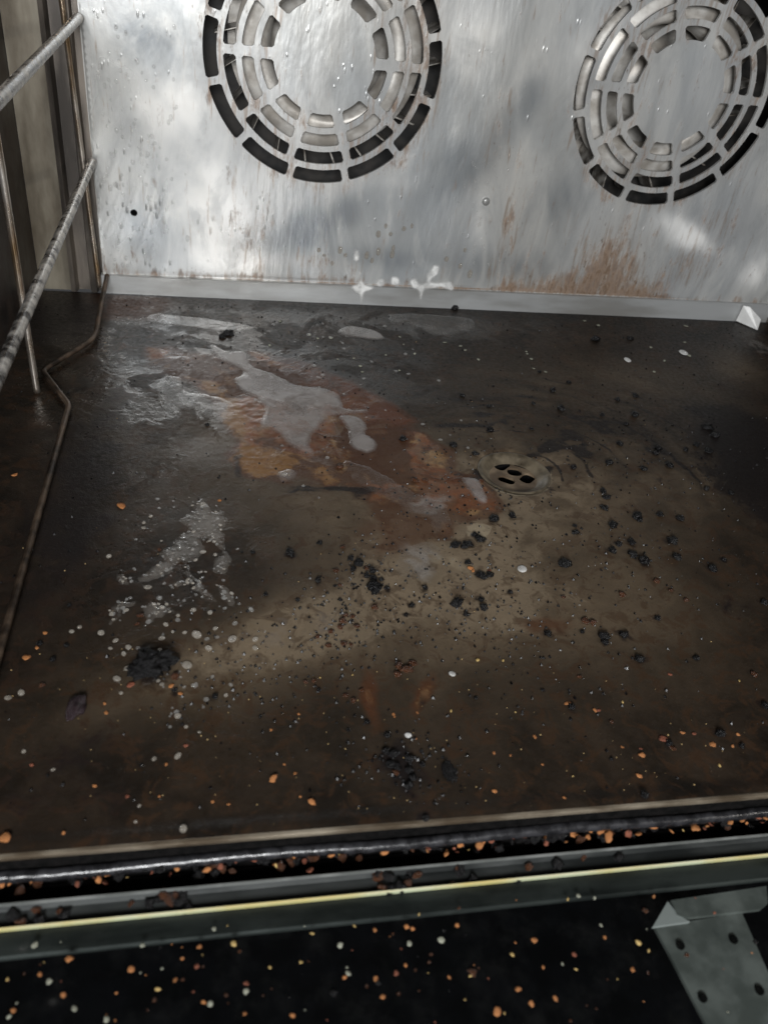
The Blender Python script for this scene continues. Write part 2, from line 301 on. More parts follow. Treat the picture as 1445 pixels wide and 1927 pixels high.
tan = 1.0 * np.exp(-((rad - DRR * 1.12) / .012) ** 2) * np.clip(.35 + .65 * np.sin(-ang + .2), 0, 1) + .55 * reg([(760, 1020), (860, 975), (900, 1000), (960, 1060), (1000, 1150), (900, 1180), (800, 1120), (740, 1150), (640, 1200), (520, 1260), (500, 1190), (640, 1110)], .08) * (.4 + .6 * fbm(wx, wy, 14, 4, 41))  # tan smears; drain ring carries a painted rim highlight on one side
tan = np.maximum(tan, .75 * reg([(630, 790), (665, 775), (650, 800), (610, 830), (600, 815)], .006)); tan = np.maximum(tan, .7 * reg([(815, 895), (842, 900), (838, 925), (812, 930)], .006))
tan = np.maximum(tan, .6 * reg([(868, 985), (925, 985), (915, 1012), (880, 1010)], .006))
for p, rx, ry, k in (((640, 920), .16, .012, .8), ((580, 925), .10, .010, .7), ((690, 925), .04, .03, .7), ((450, 880), .012, .10, .6), ((560, 620), .35, .05, .35), ((1390, 740), .12, .16, .5), ((1440, 880), .20, .40, 1.), ((150, 900), .12, .5, .75), ((100, 1450), .2, .12, .5), ((200, 1100), .08, .2, .4), ((60, 1100), .16, .5, .5), ((120, 600), .14, .25, .9), ((250, 760), .14, .2, .3), ((1350, 1140), .12, .05, .6), ((1230, 905), .14, .03, .5), ((1330, 830), .08, .05, .6), ((730, 640), .28, .03, .45), ((860, 800), .10, .012, .7), ((1060, 822), .05, .01, .7), ((755, 1440), .035, .07, .75), ((690, 1070), .05, .04, .5), ((1320, 1070), .05, .04, .5), ((1410, 1440), .2, .12, .3), ((760, 1255), .03, .02, .5), ((790, 1310), .015, .035, .5), ((1040, 1180), .05, .03, .35)):  # soot marks; wide blots at the sides paint in light falloff
    soot_and_falloff = np.maximum(soot_and_falloff, k * bl(p, rx, ry))
soot_and_falloff = np.maximum(soot_and_falloff, .9 * sst(D - .035, D - .015, Y))
rust = np.maximum(rust, .5 * bl((690, 1310), .012, .05)); rust = np.maximum(rust, .45 * bl((790, 1300), .014, .04, 1, -.5)); rust = np.maximum(rust, .35 * bl((1030, 1175), .05, .02))
milk_and_glow = .55 * bl((330, 745), .06, .06) + .4 * bl((420, 770), .07, .10) + .30 * bl((600, 870), .1, .05) + .5 * bl((820, 950), .07, .05) + .55 * bl((785, 1060), .06, .07) + .3 * bl((560, 1190), .16, .07, 1, .3) + .35 * bl((1430, 650), .08, .09) + .25 * bl((850, 610), .2, .05) + .25 * bl((300, 600), .2, .03)  # milky film, plus a light pool painted at the back right
milk_and_glow *= (.4 + .9 * sst(.35, .6, fbm(wx, wy, 16, 4, 51)))
wet = np.maximum(rust * .8, .9 * bl((420, 720), .45, .38)); wet = np.maximum(wet, .9 * bl((380, 1150), .20, .30)); wet = np.maximum(wet, .6 * bl((700, 610), .6, .1)); wet = np.clip(wet * (.4 + 1.1 * sst(.38, .55, fbm(wx, wy, 12, 4, 61))), 0, 1)
rad_t = np.hypot(X - DR[0], Y - DR[1]); Zf = .004 * (fbm(X, Y, 2.0, 3, 71) - .5) - .022 * np.exp(-((rad_t) / (DRR * .95)) ** 6)
Zf += .0011 * rust * fbm(X, Y, 60, 3, 81) + .0006 * wet * fbm(X, Y, 90, 3, 82)
Zf += .005 * sst(YF + .035, YF + .008, Y)
idx = np.arange(nx * ny).reshape(ny, nx)
q = np.stack([idx[:-1, :-1], idx[:-1, 1:], idx[1:, 1:], idx[1:, :-1]], -1).reshape(-1, 4)
rc = np.hypot(X - DR[0], Y - DR[1]); keep = (rc[q] > .074).any(1); q = q[keep]
me = bpy.data.meshes.new('floor_pan'); me.vertices.add(nx * ny); me.vertices.foreach_set('co', (np.stack([X, Y, Zf], -1) * S).astype(np.float32).ravel())
me.loops.add(len(q) * 4); me.loops.foreach_set('vertex_index', q.ravel().astype(np.int32)); me.polygons.add(len(q)); me.polygons.foreach_set('loop_start', np.arange(0, len(q) * 4, 4, dtype=np.int32))
me.update(calc_edges=True); me.polygons.foreach_set('use_smooth', np.ones(len(q), bool)); me.materials.append(M['floor'])
for nm, a in (('rust', rust), ('soot_and_falloff', soot_and_falloff), ('polish_and_glow', polish_and_glow), ('milk_and_glow', milk_and_glow), ('wet', wet), ('tan', tan), ('ochre', ochre), ('deep', deep)): setattr_(me, nm, np.clip(a, 0, 1))
floor_pan = link(bpy.data.objects.new('floor_pan', me), oven)
def floor_z(x, y):
    i = int(np.clip(round((x - XL) / (XR - XL) * (nx - 1)), 0, nx - 1)); j = int(np.clip(round((y - YF) / (D - .012 - YF) * (ny - 1)), 0, ny - 1)); return float(Zf[j * nx + i])

# drain strainer: disc with five openings
def cdt(points, loops, keepf):
    vs = [Vector(p) for p in points]; fixed = len(vs); edges = []
    for L in loops:
        s = len(vs); vs += [Vector(p) for p in L]; edges += [(s + i, s + (i + 1) % len(L)) for i in range(len(L))]
    V, E, Fc, _, _, _ = delaunay_2d_cdt(vs, edges, [], 0, 1e-6)
    out = []
    for f in Fc:
        c = sum((V[i] for i in f), Vector((0, 0))) / len(f)
        if keepf(c.x, c.y): out.append(f)
    return V, out
def rrect(c, a, b, ang, n=5, r=.45):
    L = []; rr = min(a, b) * r * 2 / 2
    for (sx, sy, a0) in ((1, 1, 0), (-1, 1, 90), (-1, -1, 180), (1, -1, 270)):
        for k in range(n):
            t = math.radians(a0 + 90 * k / (n - 1)); L.append((sx * (a - rr) + rr * math.cos(t), sy * (b - rr) + rr * math.sin(t)))
    ca, sa = math.cos(ang), math.sin(ang); return [(c[0] + x * ca - y * sa, c[1] + x * sa + y * ca) for x, y in L]
holes = []
for p, a, b, an in (((945, 876), .022, .012, .75), ((982, 876), .024, .0085, -.55), ((968, 888), .0175, .0135, -.2), ((953, 903), .020, .011, -.6), ((992, 900), .021, .013, .8)):
    holes.append(rrect(fl(p, -.016), a * .98, b * 1.15, an, 5, .8))
ring = [(DR[0] + .057 * math.cos(i * math.pi / 24), DR[1] + .057 * math.sin(i * math.pi / 24)) for i in range(48)]
from mathutils.geometry import intersect_point_tri_2d
def inpoly(x, y, L):
    c = False
    for i in range(len(L)):
        a, b = L[i], L[i - 1]
        if (a[1] > y) != (b[1] > y) and x < (b[0] - a[0]) * (y - a[1]) / (b[1] - a[1]) + a[0]: c = not c
    return c
V, Fc = cdt([], [ring] + holes, lambda x, y: not any(inpoly(x, y, h) for h in holes))
VV = [(v.x, v.y, -.0160) for v in V]; FF = [tuple(f) for f in Fc]
for h in holes:
    s = len(VV); n = len(h); VV += [(x, y, -.0160) for x, y in h] + [(x, y, -.021) for x, y in h]; FF += [(s + i, s + (i + 1) % n, s + n + (i + 1) % n, s + n + i) for i in range(n)]
drn = mat_simple('drain_rim_steel', (.035, .027, .018), (.20, .165, .115), .3, .3, 45)
n = 48; prof = [(.084, .0002), (.081, .0016), (.077, .0012), (.070, -.005), (.063, -.0125), (.055, -.0158)]
o_ = meshobj('drain_rim', [(DR[0] + rr * math.cos(i * 2 * math.pi / n), DR[1] + rr * math.sin(i * 2 * math.pi / n), z + Zf[int((DR[1] - YF) / (D - .012 - YF) * (ny - 1)) * nx + int((DR[0] + .09 - XL) / (XR - XL) * (nx - 1))] * (1 if rr > .07 else 0)) for rr, z in prof for i in range(n)], [(j * n + i, j * n + (i + 1) % n, (j + 1) * n + (i + 1) % n, (j + 1) * n + i) for j in range(5) for i in range(n)], drn, floor_pan, True)
strain = meshobj('drain_strainer', VV, FF, mat_simple('drain_steel', (.10, .07, .045), (.24, .18, .12), .3, .3, 60), floor_pan)
cupV = [(DR[0] + .056 * math.cos(i * math.pi / 16), DR[1] + .056 * math.sin(i * math.pi / 16), z) for z in (-.0165, -.09) for i in range(32)]
meshobj('drain_cup', cupV, [(i, (i + 1) % 32, 32 + (i + 1) % 32, 32 + i) for i in range(32)] + [tuple(range(32, 64))], M['black'], floor_pan)
# front lip, rolled over
def extrude_profile(name, prof, x0, x1, mat, parent, smooth=False, segs=1, skew=None):
    V = []; n = len(prof)
    for k in range(segs + 1):
        x = x0 + (x1 - x0) * k / segs
        V += [(x, y, z) for y, z in prof]
    Fc = [(k * n + i, k * n + i + 1, (k + 1) * n + i + 1, (k + 1) * n + i) for k in range(segs) for i in range(n - 1)]
    return meshobj(name, V, Fc, mat, parent, smooth)
extrude_profile('front_lip', [(YF + .003, .0045), (YF, .0058), (YF - .003, .0048), (YF - .0042, .002), (YF - .0042, -.003)], XL, XR, M['lip'], oven)

# back panel with fan grilles
fans = [((.2646, 1 - .3460), .3072), ((1.2583, 1 - .3411), .3060)]
rings_ = [(.888, 1.0, 12, 15, .030), (.735, .838, 10, 0, .034), (.588, .688, 10, 0, .038), (.428, .538, 10, 0, .043)]
def slot(c, R, r0, r1, a0, a1, hw):
    L = []
    n = 9; cr = .012 * R
    def pt(r, a): return (c[0] + r * math.cos(a), c[1] + r * math.sin(a))
    b0 = a0 + hw * R / (r1 * R) ; b1 = a1 - hw / r1; d0 = a0 + hw / r0; d1 = a1 - hw / r0
    e = .016
    L.append(pt((r1 - e) * R, b0)); 
    for i in range(n): L.append(pt(r1 * R, b0 + e / r1 + (b1 - b0 - 2 * e / r1) * i / (n - 1)))
    L.append(pt((r1 - e) * R, b1)); L.append(pt((r0 + e) * R, d1))
    for i in range(n): L.append(pt(r0 * R, d1 - e / r0 - (d1 - d0 - 2 * e / r0) * i / (n - 1)))
    L.append(pt((r0 + e) * R, d0)); return L
slots = []; meta = []
for c, R in fans:
    for r0, r1, n, off, hw in rings_:
        for k in range(n):
            a0 = math.radians(off + 360 / n * k); a1 = math.radians(off + 360 / n * (k + 1)); L = slot(c, R, r0, r1, a0, a1, hw)
            if c[1] + R * math.sin((a0 + a1) / 2) * r1 < 1.42: slots.append(L); meta.append((c, R, r0, r1, a0, a1))
hole = wl((252, 400)); hl = [(hole[0] + .0095 * math.cos(i * math.pi / 8), hole[1] + .0095 * math.sin(i * math.pi / 8)) for i in range(16)]
PX0, PX1, PZ0, PZ1 = -.331, 1.815, .063, 1.40; PZL = .0535
step = .0085; pts = []
for ix in range(int((PX1 - PX0) / step)):
    for iz in range(int((PZ1 - PZ0) / step)): pts.append((PX0 + .003 + step * (ix + .5 * (iz % 2)), PZ0 + .003 + step * iz))
def near_slot(x, z):
    for c, R in fans:
        r = math.hypot(x - c[0], z - c[1]) / R
        if .40 < r < 1.02: return True
    return False
pts = [p for p in pts if not near_slot(*p) and math.hypot(p[0] - hole[0], p[1] - hole[1]) > .013 and p[0] < PX1 - .002]
def keepw(x, z):
    if math.hypot(x - hole[0], z - hole[1]) < .0093: return False
    for c, R in fans:
        r = math.hypot(x - c[0], z - c[1])
        if .40 * R < r < 1.02 * R:
            for L, mt in zip(slots, meta):
                if mt[0] is c and mt[2] * R * .97 < r < mt[3] * R * 1.01 and inpoly(x, z, L): return False
    return True
V, Fc = cdt(pts, [[(PX0, PZL), (PX1, PZ0), (PX1, PZ1), (PX0, PZ1)]] + slots + [hl], keepw)
VX = np.array([v.x for v in V]); VZ = np.array([v.y for v in V]); nV = len(VX)
warp = .006 * (fbm(VX, VZ, 2.2, 3, 201) - .5)
VV = [(VX[i], D + warp[i], VZ[i]) for i in range(nV)]; FF = [tuple(reversed(f)) for f in Fc]
TH = .008
warpf = lambda x, z: .006 * (float(fbm(np.array([x]), np.array([z]), 2.2, 3, 201)[0]) - .5)
for h in slots + [hl]:
    s = len(VV); n = len(h)
    w_ = .006 * (fbm(np.array([a for a, b in h]), np.array([b for a, b in h]), 2.2, 3, 201) - .5)
    VV += [(h[i][0], D + w_[i], h[i][1]) for i in range(n)] + [(h[i][0], D + TH + w_[i], h[i][1]) for i in range(n)]
    FF += [(s + i, s + n + i, s + n + (i + 1) % n, s + (i + 1) % n) for i in range(n)]
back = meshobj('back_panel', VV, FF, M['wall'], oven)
back.data.polygons.foreach_set('use_smooth', [i < len(Fc) for i in range(len(back.data.polygons))])
VX = np.array([v[0] for v in VV]); VZ = np.array([v[2] for v in VV])
ux = VX + .03 * (fbm(VX, VZ, 14, 4, 301) - .5); uz = VZ + .05 * (fbm(VX, VZ, 10, 4, 311) - .5)
wb = lambda p, rx, rz, an=0.: blob(ux, uz, wl(p), rx, rz, 1., an)
wr = .62 * sst(.15, .06, uz) * sst(.72, .95, ux) * sst(1.52, 1.30, ux) + .75 * wb((1150, 480), .10, .10, .9) + .45 * wb((960, 420), .03, .13) + .35 * wb((470, 470), .06, .14) + .35 * wb((600, 500), .10, .03) + .35 * wb((1290, 500), .12, .07, .6) + .3 * wb((940, 250), .03, .12) + .35 * wb((1080, 520), .2, .05) + .3 * wb((780, 130), .04, .2) + .25 * wb((1350, 420), .15, .05) + .15 + .25 * np.clip(sum(sst(1.12, 1.0, np.hypot(ux - c[0], uz - c[1]) / R) * sst(.36, .5, np.hypot(ux - c[0], uz - c[1]) / R) for c, R in fans), 0, 1) + .32 * sst(.085, .058, uz)
w_dark_refl = .9 * wb((600, 420), .20, .06, .5) + .8 * wb((260, 70), .10, .05) + .7 * wb((850, 330), .16, .08, .8) + .7 * wb((280, 440), .09, .12) + .6 * wb((1050, 380), .12, .1, .7) + .6 * wb((700, 480), .2, .05) + .5 * wb((950, 500), .25, .07) + .6 * wb((1000, 180), .05, .16, -.4)  # residue streaks together with painted dark reflection zones
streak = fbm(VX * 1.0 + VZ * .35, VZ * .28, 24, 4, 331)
w_dark_refl = np.clip(w_dark_refl * (.45 + 1.25 * streak), 0, 1)
w_highlight = .9 * wb((330, 200), .10, .07) + .9 * wb((400, 400), .10, .16, .3) + .6 * wb((440, 490), .16, .04) + .6 * wb((880, 60), .10, .12, .9) + .9 * wb((1290, 440), .12, .035, -.4) + .7 * wb((1420, 510), .06, .07) + .5 * wb((1080, 90), .12, .06, .8) + .5 * wb((240, 490), .06, .03) + .4 * wb((900, 420), .03, .10) + .3 * wb((640, 330), .3, .04)  # where the wall's bright reflections are painted
w_highlight = np.clip(w_highlight * (.4 + 1.2 * fbm(VX + VZ * .4, VZ * .5, 18, 4, 341)), 0, 1)
ww = .9 * wb((230, 300), .08, .34) + .6 * wb((320, 380), .10, .2) + .5 * wb((480, 450), .12, .12) + .5 * wb((700, 130), .10, .2) + .4 * wb((900, 380), .04, .2)
for nm, a in (('rust', wr), ('residue_dark_reflection', w_dark_refl), ('painted_highlight', w_highlight), ('wet', ww)): setattr_(back.data, nm, np.clip(a, 0, 1))
# pressed screw
sx, sz = wl((914, 378))
def disc_y(name, x, z, r, y0, y1, mat, parent, n=20):
    V = [(x + r * k * math.cos(i * 2 * math.pi / n), y, z + r * k * math.sin(i * 2 * math.pi / n)) for (y, k) in ((y1, 1.), (y0 + (y1 - y0) * .3, .95), (y0, .6)) for i in range(n)]
    Fc = [(j * n + i, j * n + (i + 1) % n, (j + 1) * n + (i + 1) % n, (j + 1) * n + i) for j in range(2) for i in range(n)] + [tuple(range(2 * n, 3 * n))]
    return meshobj(name, V, Fc, mat, parent, True)
disc_y('screw', sx, sz, .0115, D - .009, D, M['flange'], back)
# floor flange along the wall bottom and folded side strip
fo = extrude_profile('wall_flange', [(D + .006, .0645), (D - .009, .0635), (D - .0105, .0620), (D - .012, -.004)], -.336, PX1, M['flange'], oven)
for v in fo.data.vertices:
    if v.co.z > .01 and v.co.x < 0: v.co.z -= .0105 * S
def vstrip(name, prof, z0, z1, mat, parent):
    n = len(prof); V = [(x, y, z0) for x, y in prof] + [(x, y, z1) for x, y in prof]
    return meshobj(name, V, [(i, i + 1, n + i + 1, n + i) for i in range(n - 1)], mat, parent)
vstrip('folded_edge', [(-.4215, D + .03), (-.4215, D - .006), (-.409, D - .010), (-.403, D + .02), (-.372, D + .022), (-.366, D - .004), (-.352, D - .006), (-.348, D + .016), (-.3315, D + .018), (-.331, D)], -.005, 1.4, M['fold'], oven)
vstrip('recessed_panel', [(XL, D + .012), (-.4217, D + .012)], -.005, 1.4, M['recess'], oven)
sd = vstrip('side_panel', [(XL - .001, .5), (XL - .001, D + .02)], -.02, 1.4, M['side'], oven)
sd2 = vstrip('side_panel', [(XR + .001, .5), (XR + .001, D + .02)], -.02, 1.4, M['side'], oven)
vstrip('corner_strip', [(PX1, D), (PX1 + .012, D - .012), (XR, D - .012)], .0, 1.4, M['fold'], oven)
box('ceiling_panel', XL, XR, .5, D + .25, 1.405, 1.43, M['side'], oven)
# coved bottom of the far side wall with raised rib
# fan housings and wheels behind the grilles
box('fan_housing', PX0 - .02, PX1 + .02, D + .22, D + .24, .03, 1.40, M['shroud'], oven)
box('housing_floor', PX0 - .02, PX1 + .02, D + .013, D + .22, .03, .05, M['shroud'], oven)
def fan_wheel(c, R, rot, dx, dz):
    r = bpy.data.objects.new('fan_wheel', None); link(r, oven); r.location = ((c[0] + dx) * S, (D + .10) * S, (c[1] + dz) * S)
    n = 72
    def lathe(name, prof, mat):
        V = [(rr * R * math.cos(i * 2 * math.pi / n), y, rr * R * math.sin(i * 2 * math.pi / n)) for rr, y in prof for i in range(n)]
        return meshobj(name, V, [(j * n + i, (j + 1) * n + i, (j + 1) * n + (i + 1) % n, j * n + (i + 1) % n) for j in range(len(prof) - 1) for i in range(n)], mat, r, True)
    lathe('inlet_ring', [(.50, .0), (.53, -.045), (.57, -.058), (.64, -.05), (.72, -.04), (.79, -.037), (.80, -.03)], M['fan'])
    lathe('back_disc', [(.001, .02), (.30, .02), (.34, .06), (.86, .07)], M['fan'])
    lathe('hub', [(.001, -.045), (.10, -.045), (.13, -.02), (.14, .02)], M['fan'])
    for k in range(22):
        a = rot + k * 2 * math.pi / 22; b = a + .16
        V = [(.66 * R * math.cos(a), -.035, .66 * R * math.sin(a)), (.97 * R * math.cos(b), -.03, .97 * R * math.sin(b)), (.97 * R * math.cos(b), .068, .97 * R * math.sin(b)), (.66 * R * math.cos(a), .068, .66 * R * math.sin(a))]
        V += [(x + .003, y, z + .003) for x, y, z in V]
        meshobj('blade', V, [(0, 1, 2, 3), (4, 7, 6, 5), (0, 4, 5, 1), (1, 5, 6, 2), (2, 6, 7, 3), (3, 7, 4, 0)], M['blade'], r)
    return r
fan_wheel(fans[0][0], fans[0][1], .1, .02, .015); fan_wheel(fans[1][0], fans[1][1], .25, -.03, .0)

# bright corner clip at the far right
cxp = fl((1400, 603)); 
V = [(1.700, D - .013, .0), (1.742, D - .10, .0), (1.742, D - .10, .045), (1.700, D - .013, .066), (1.745, D - .02, .06)]
meshobj('corner_clip', [(1.699, D - .016, .004), (1.7405, D - .085, .004), (1.7405, D - .080, .040), (1.720, D - .030, .060), (1.704, D - .016, .058)], [(0, 1, 2, 3, 4)], M['white'], oven)

# gasket trough, gasket, door
box('gasket_riser', XL, XR, YF - .0035, YF + .004, -.075, -.0035, M['black'], oven)
box('gasket_trough', XL, XR, .556, YF - .007, -.085, -.062, M['black'], oven)
n = 14; prof = [(.5925 + .0080 * math.cos(2 * math.pi * i / n), -.029 + .0080 * math.sin(2 * math.pi * i / n)) for i in range(n + 1)]
V = []; segs = 260
for k in range(segs + 1):
    x = XL + (XR - XL) * k / segs; dy = .0012 * math.sin(k * .13) + .0016 * (random.random() - .5) * (1 if k % 3 == 0 else .3)
    V += [(x, y + dy, z + dy * .6) for y, z in prof]
m = len(prof)
meshobj('door_gasket', V, [(k * m + i, k * m + i + 1, (k + 1) * m + i + 1, (k + 1) * m + i) for k in range(segs) for i in range(m - 1)], M['gasket'], oven, True)
door = bpy.data.objects.new('oven_door', None); link(door, oven); door.location = (0, 0, 0)
extrude_profile('door_ledge', [(.5635, -.08), (.5635, -.0405), (.5615, -.039), (.5595, -.0405), (.556, -.047), (.532, -.0475), (.503, -.0485), (.5, -.050), (.4995, -.0535)], XL, XR, M['ledge'], door)
extrude_profile('ledge_rim', [(.5645, -.0400), (.5625, -.0382), (.5602, -.0392), (.5592, -.0415)], XL, XR, M['bracket'], door)
box('glass_edge', XL, XR, .5310, .5331, -.0465, -.0395, M['glassedge'], door)
GZ = -.040
meshobj('door_glass', [(XL, -.4, GZ), (XR, -.4, GZ), (XR, .5305, GZ), (XL, .5305, GZ)], [(0, 1, 2, 3)], M['glass'], door)
box('door_cavity', XL, XR, -.4, .75, -.20, -.19, M['cavity'], door)
box('door_cavity', XL, XR, .74, .75, -.19, -.09, M['cavity'], door)
def slab(name, poly, z0, z1, mat, parent):
    n = len(poly); V = [(x, y, z1) for x, y in poly] + [(x, y, z0) for x, y in poly]
    return meshobj(name, V, [tuple(range(n))] + [(i, n + i, n + (i + 1) % n, (i + 1) % n) for i in range(n)], mat, parent)
zb = -.062
hb = slab('door_bracket', [fl(p, zb) for p in ((1396, 1718), (1232, 1745), (1262, 1800), (1345, 1960), (1500, 1935), (1445, 1830))], zb - .006, zb, M['bracket'], door)
slab('channel', [fl(p, zb + .008) for p in ((1442, 1668), (1262, 1695), (1275, 1722), (1290, 1728), (1432, 1711), (1445, 1700))], zb + .001, zb + .008, M['bracket'], hb)
slab('folded_tab', [fl(p, zb + .01) for p in ((1258, 1694), (1230, 1742), (1300, 1732), (1280, 1722))], zb + .0005, zb + .006, M['flange'], hb)
for p in ((1281, 1779), (1381, 1768), (1323, 1878), (1430, 1864)):
    cc = fl(p, zb + .003); slab('bracket_hole', [(cc[0] + .0058 * math.cos(i * math.pi / 6), cc[1] + .0058 * math.sin(i * math.pi / 6)) for i in range(12)], zb + .0005, zb + .003, M['black'], hb)

# ---------------------------------------------------------------- wire rack (hangs in front of the side wall)
def tube(name, pts, r, mat, parent=None, n=10, jit=0.0):
    V = []; Fc = []; pts = [Vector(p) for p in pts]; m = len(pts)
    for i, p in enumerate(pts):
        t = ((pts[min(i + 1, m - 1)] - pts[max(i - 1, 0)])).normalized(); a = t.cross(Vector((0.3, .2, 1)) if abs(t.z) < .9 else Vector((1, 0, 0))).normalized(); b = t.cross(a)
        for k in range(n):
            rr = r * (1 + jit * (random.random() - .5)); an = 2 * math.pi * k / n; V.append(p + a * rr * math.cos(an) + b * rr * math.sin(an))
    for i in range(m - 1):
        for k in range(n): Fc.append((i * n + k, i * n + (k + 1) % n, (i + 1) * n + (k + 1) % n, (i + 1) * n + k))
    Fc += [tuple(range(n)), tuple(range((m - 1) * n, m * n))]
    return meshobj(name, V, Fc, mat, parent, True)
def seg(a, b, step=.012):
    a = Vector(a); b = Vector(b); k = max(2, int((b - a).length / step)); return [a.lerp(b, i / k) for i in range(k + 1)]
def bend(ctrl, rad=.02):                  # polyline with rounded corners
    c = [Vector(p) for p in ctrl]; out = [c[0]]
    for i in range(1, len(c) - 1):
        d0 = (c[i - 1] - c[i]); d1 = (c[i + 1] - c[i]); r = min(rad, d0.length * .4, d1.length * .4); A = c[i] + d0.normalized() * r; B = c[i] + d1.normalized() * r
        for k in range(6): t = k / 5; out.append(A * (1 - t) ** 2 + c[i] * 2 * t * (1 - t) + B * t * t)
    out.append(c[-1]); res = [out[0]]
    for i in range(1, len(out)): res += seg(out[i - 1], out[i])[1:]
    return res
rack = bpy.data.objects.new('wire_rack', None); link(rack); rack.location = (0, 0, 0)
tag(rack, 'crusted chrome wire side rack hanging in front of the dark left oven wall', 'rack')
tube('shelf_rail', seg((-.329, D - .02, .690), (-.329, .75, .690)), .0112, M['wire'], rack, 14, .03)
tube('shelf_rail', seg((-.329, D - .02, .363), (-.329, .70, .363)), .0112, M['wire'], rack, 14, .03)
a_ = wl((116, 0), 2.335); b_ = wl((187, 540), 2.335)
tube('upright', seg((a_[0] - .012, 2.335, 1.1), (b_[0], 2.335, max(.006, b_[1]))), .0068, M['wire_clean'], rack, 10, .05)
tube('upright', seg((-.417, 1.757, 1.0), (-.417, 1.757, .004)), .0075, M['wire_clean'], rack, 10, .06)
zz = .012; pts_ = [(-.318, D - .018, .055)] + [(*fl(p, zz), zz) for p in ((180, 628), (170, 642), (80, 697), (130, 762))] + [(fl((130, 762), zz)[0], .70, zz)]
tube('foot_wire', bend(pts_, .014), .0065, M['wire_dark'], rack, 8, .04)

# ---------------------------------------------------------------- fluids
def smooth_loop(P, n=6, jit=0., seed=1):
    P = [np.array(p) for p in P]; m = len(P); out = []
    for i in range(m):
        p0, p1, p2, p3 = P[i - 1], P[i], P[(i + 1) % m], P[(i + 2) % m]
        for k in range(n):
            t = k / n; out.append(.5 * ((2 * p1) + (-p0 + p2) * t + (2 * p0 - 5 * p1 + 4 * p2 - p3) * t * t + (-p0 + 3 * p1 - 3 * p2 + p3) * t ** 3))
    out = np.array(out)
    if jit:
        out[:, 0] += jit * (fbm(out[:, 0] + seed, out[:, 1], 40, 3, seed) - .5) * 2; out[:, 1] += jit * (fbm(out[:, 0], out[:, 1] + seed, 40, 3, seed + 5) - .5) * 2
    return out
def pool(name, loop, h, edge, mat, plane='floor', y0=D, base=0.0, step=.006, hole_loops=()):
    L = np.array(loop); x0, y0_ = L.min(0); x1, y1 = L.max(0); gx = np.arange(x0, x1, step); gy = np.arange(y0_, y1, step)
    GX, GY = np.meshgrid(gx, gy); GX = GX.ravel(); GY = GY.ravel()
    sd_ = sdf(GX, GY, L)
    for hl_ in hole_loops: sd_ = np.maximum(sd_, -sdf(GX, GY, hl_))
    ok = sd_ < -step * .35; pts = [(a, b) for a, b in zip(GX[ok], GY[ok])]
    allL = [L] + [np.array(h_) for h_ in hole_loops]
    V, Fc = cdt(pts, [[tuple(p) for p in l] for l in allL], lambda x, y: inpoly(x, y, L) and not any(inpoly(x, y, h_) for h_ in hole_loops))
    vx = np.array([v.x for v in V]); vy = np.array([v.y for v in V]); d = -sdf(vx, vy, L)
    for hl_ in hole_loops: d = np.minimum(d, sdf(vx, vy, hl_))
    d = np.clip(d, 0, edge) / edge; hh = h * np.sqrt(np.clip(1 - (1 - d) ** 2, 0, 1))
    TK = np.clip(d, 0, 1)
    if plane == 'floor':
        VV = [(vx[i], vy[i], base + floor_z(vx[i], vy[i]) + hh[i] - .0006) for i in range(len(vx))]
        FFc = [tuple(f) for f in Fc]
    else:
        VV = [(vx[i], y0 - hh[i] + .0006, vy[i]) for i in range(len(vx))]; FFc = [tuple(reversed(f)) for f in Fc]
    o_ = meshobj(name, VV, FFc, mat, None, True); setattr_(o_.data, 'thick', TK); return o_
def pl(pts, **k): return smooth_loop([fl(p) for p in pts], 8, k.get('jit', .007), k.get('seed', 3))
o = pool('puddle', pl([(388, 652), (410, 650), (430, 662), (462, 662), (478, 690), (505, 700), (530, 712), (560, 725), (605, 730), (640, 742), (652, 768), (688, 770), (690, 778), (655, 780), (622, 786), (600, 808), (585, 830), (590, 858), (565, 853), (540, 838), (512, 812), (490, 800), (495, 772), (478, 752), (450, 735), (440, 715), (456, 700), (430, 685), (412, 678)]), .0045, .014, M['puddle'])
tag(o, 'largest grey milky puddle on the rusty orange patch of the oven floor', 'puddle')
o = pool('puddle', pl([(640, 785), (668, 782), (690, 795), (688, 815), (710, 830), (705, 848), (680, 852), (658, 838), (655, 812)], seed=5), .0038, .012, M['puddle'])
tag(o, 'small milky puddle right of the largest grey puddle', 'puddle')
o = pool('puddle', pl([(640, 870), (700, 880), (745, 905), (790, 930), (840, 950), (845, 985), (825, 1008), (800, 980), (770, 968), (735, 950), (700, 930), (660, 900)], seed=7, jit=.014), .0025, .02, M['clear'])
tag(o, 'long thin clear puddle running down the rusty patch towards lower right', 'puddle')
o = pool('puddle', pl([(868, 900), (900, 902), (912, 925), (918, 945), (905, 948), (885, 930)], seed=8, jit=.002), .0035, .010, M['puddle'])
tag(o, 'small triangular pale puddle just left of the drain', 'puddle')
o = pool('puddle', pl([(635, 622), (660, 614), (700, 620), (722, 632), (715, 640), (670, 636), (645, 632)], seed=9, jit=.003), .004, .010, M['puddle'])
tag(o, 'narrow grey puddle near the back wall below the foam splashes', 'puddle')
o = pool('puddle', pl([(520, 892), (545, 882), (560, 892), (550, 906), (528, 908)], seed=10, jit=.002), .005, .014, M['puddle'])
tag(o, 'round milky puddle with a bubble below the orange patch', 'puddle')
o = pool('puddle', pl([(750, 1040), (790, 1020), (830, 1030), (815, 1070), (780, 1095), (745, 1080)], seed=12, jit=.006), .0012, .02, M['clear'])
tag(o, 'thin clear film of water below the end of the rusty patch', 'puddle')
o = pool('puddle', pl([(300, 712), (335, 708), (350, 735), (395, 742), (440, 760), (430, 800), (395, 790), (360, 770), (318, 778), (295, 750)], seed=13, jit=.006), .002, .016, M['clear'])
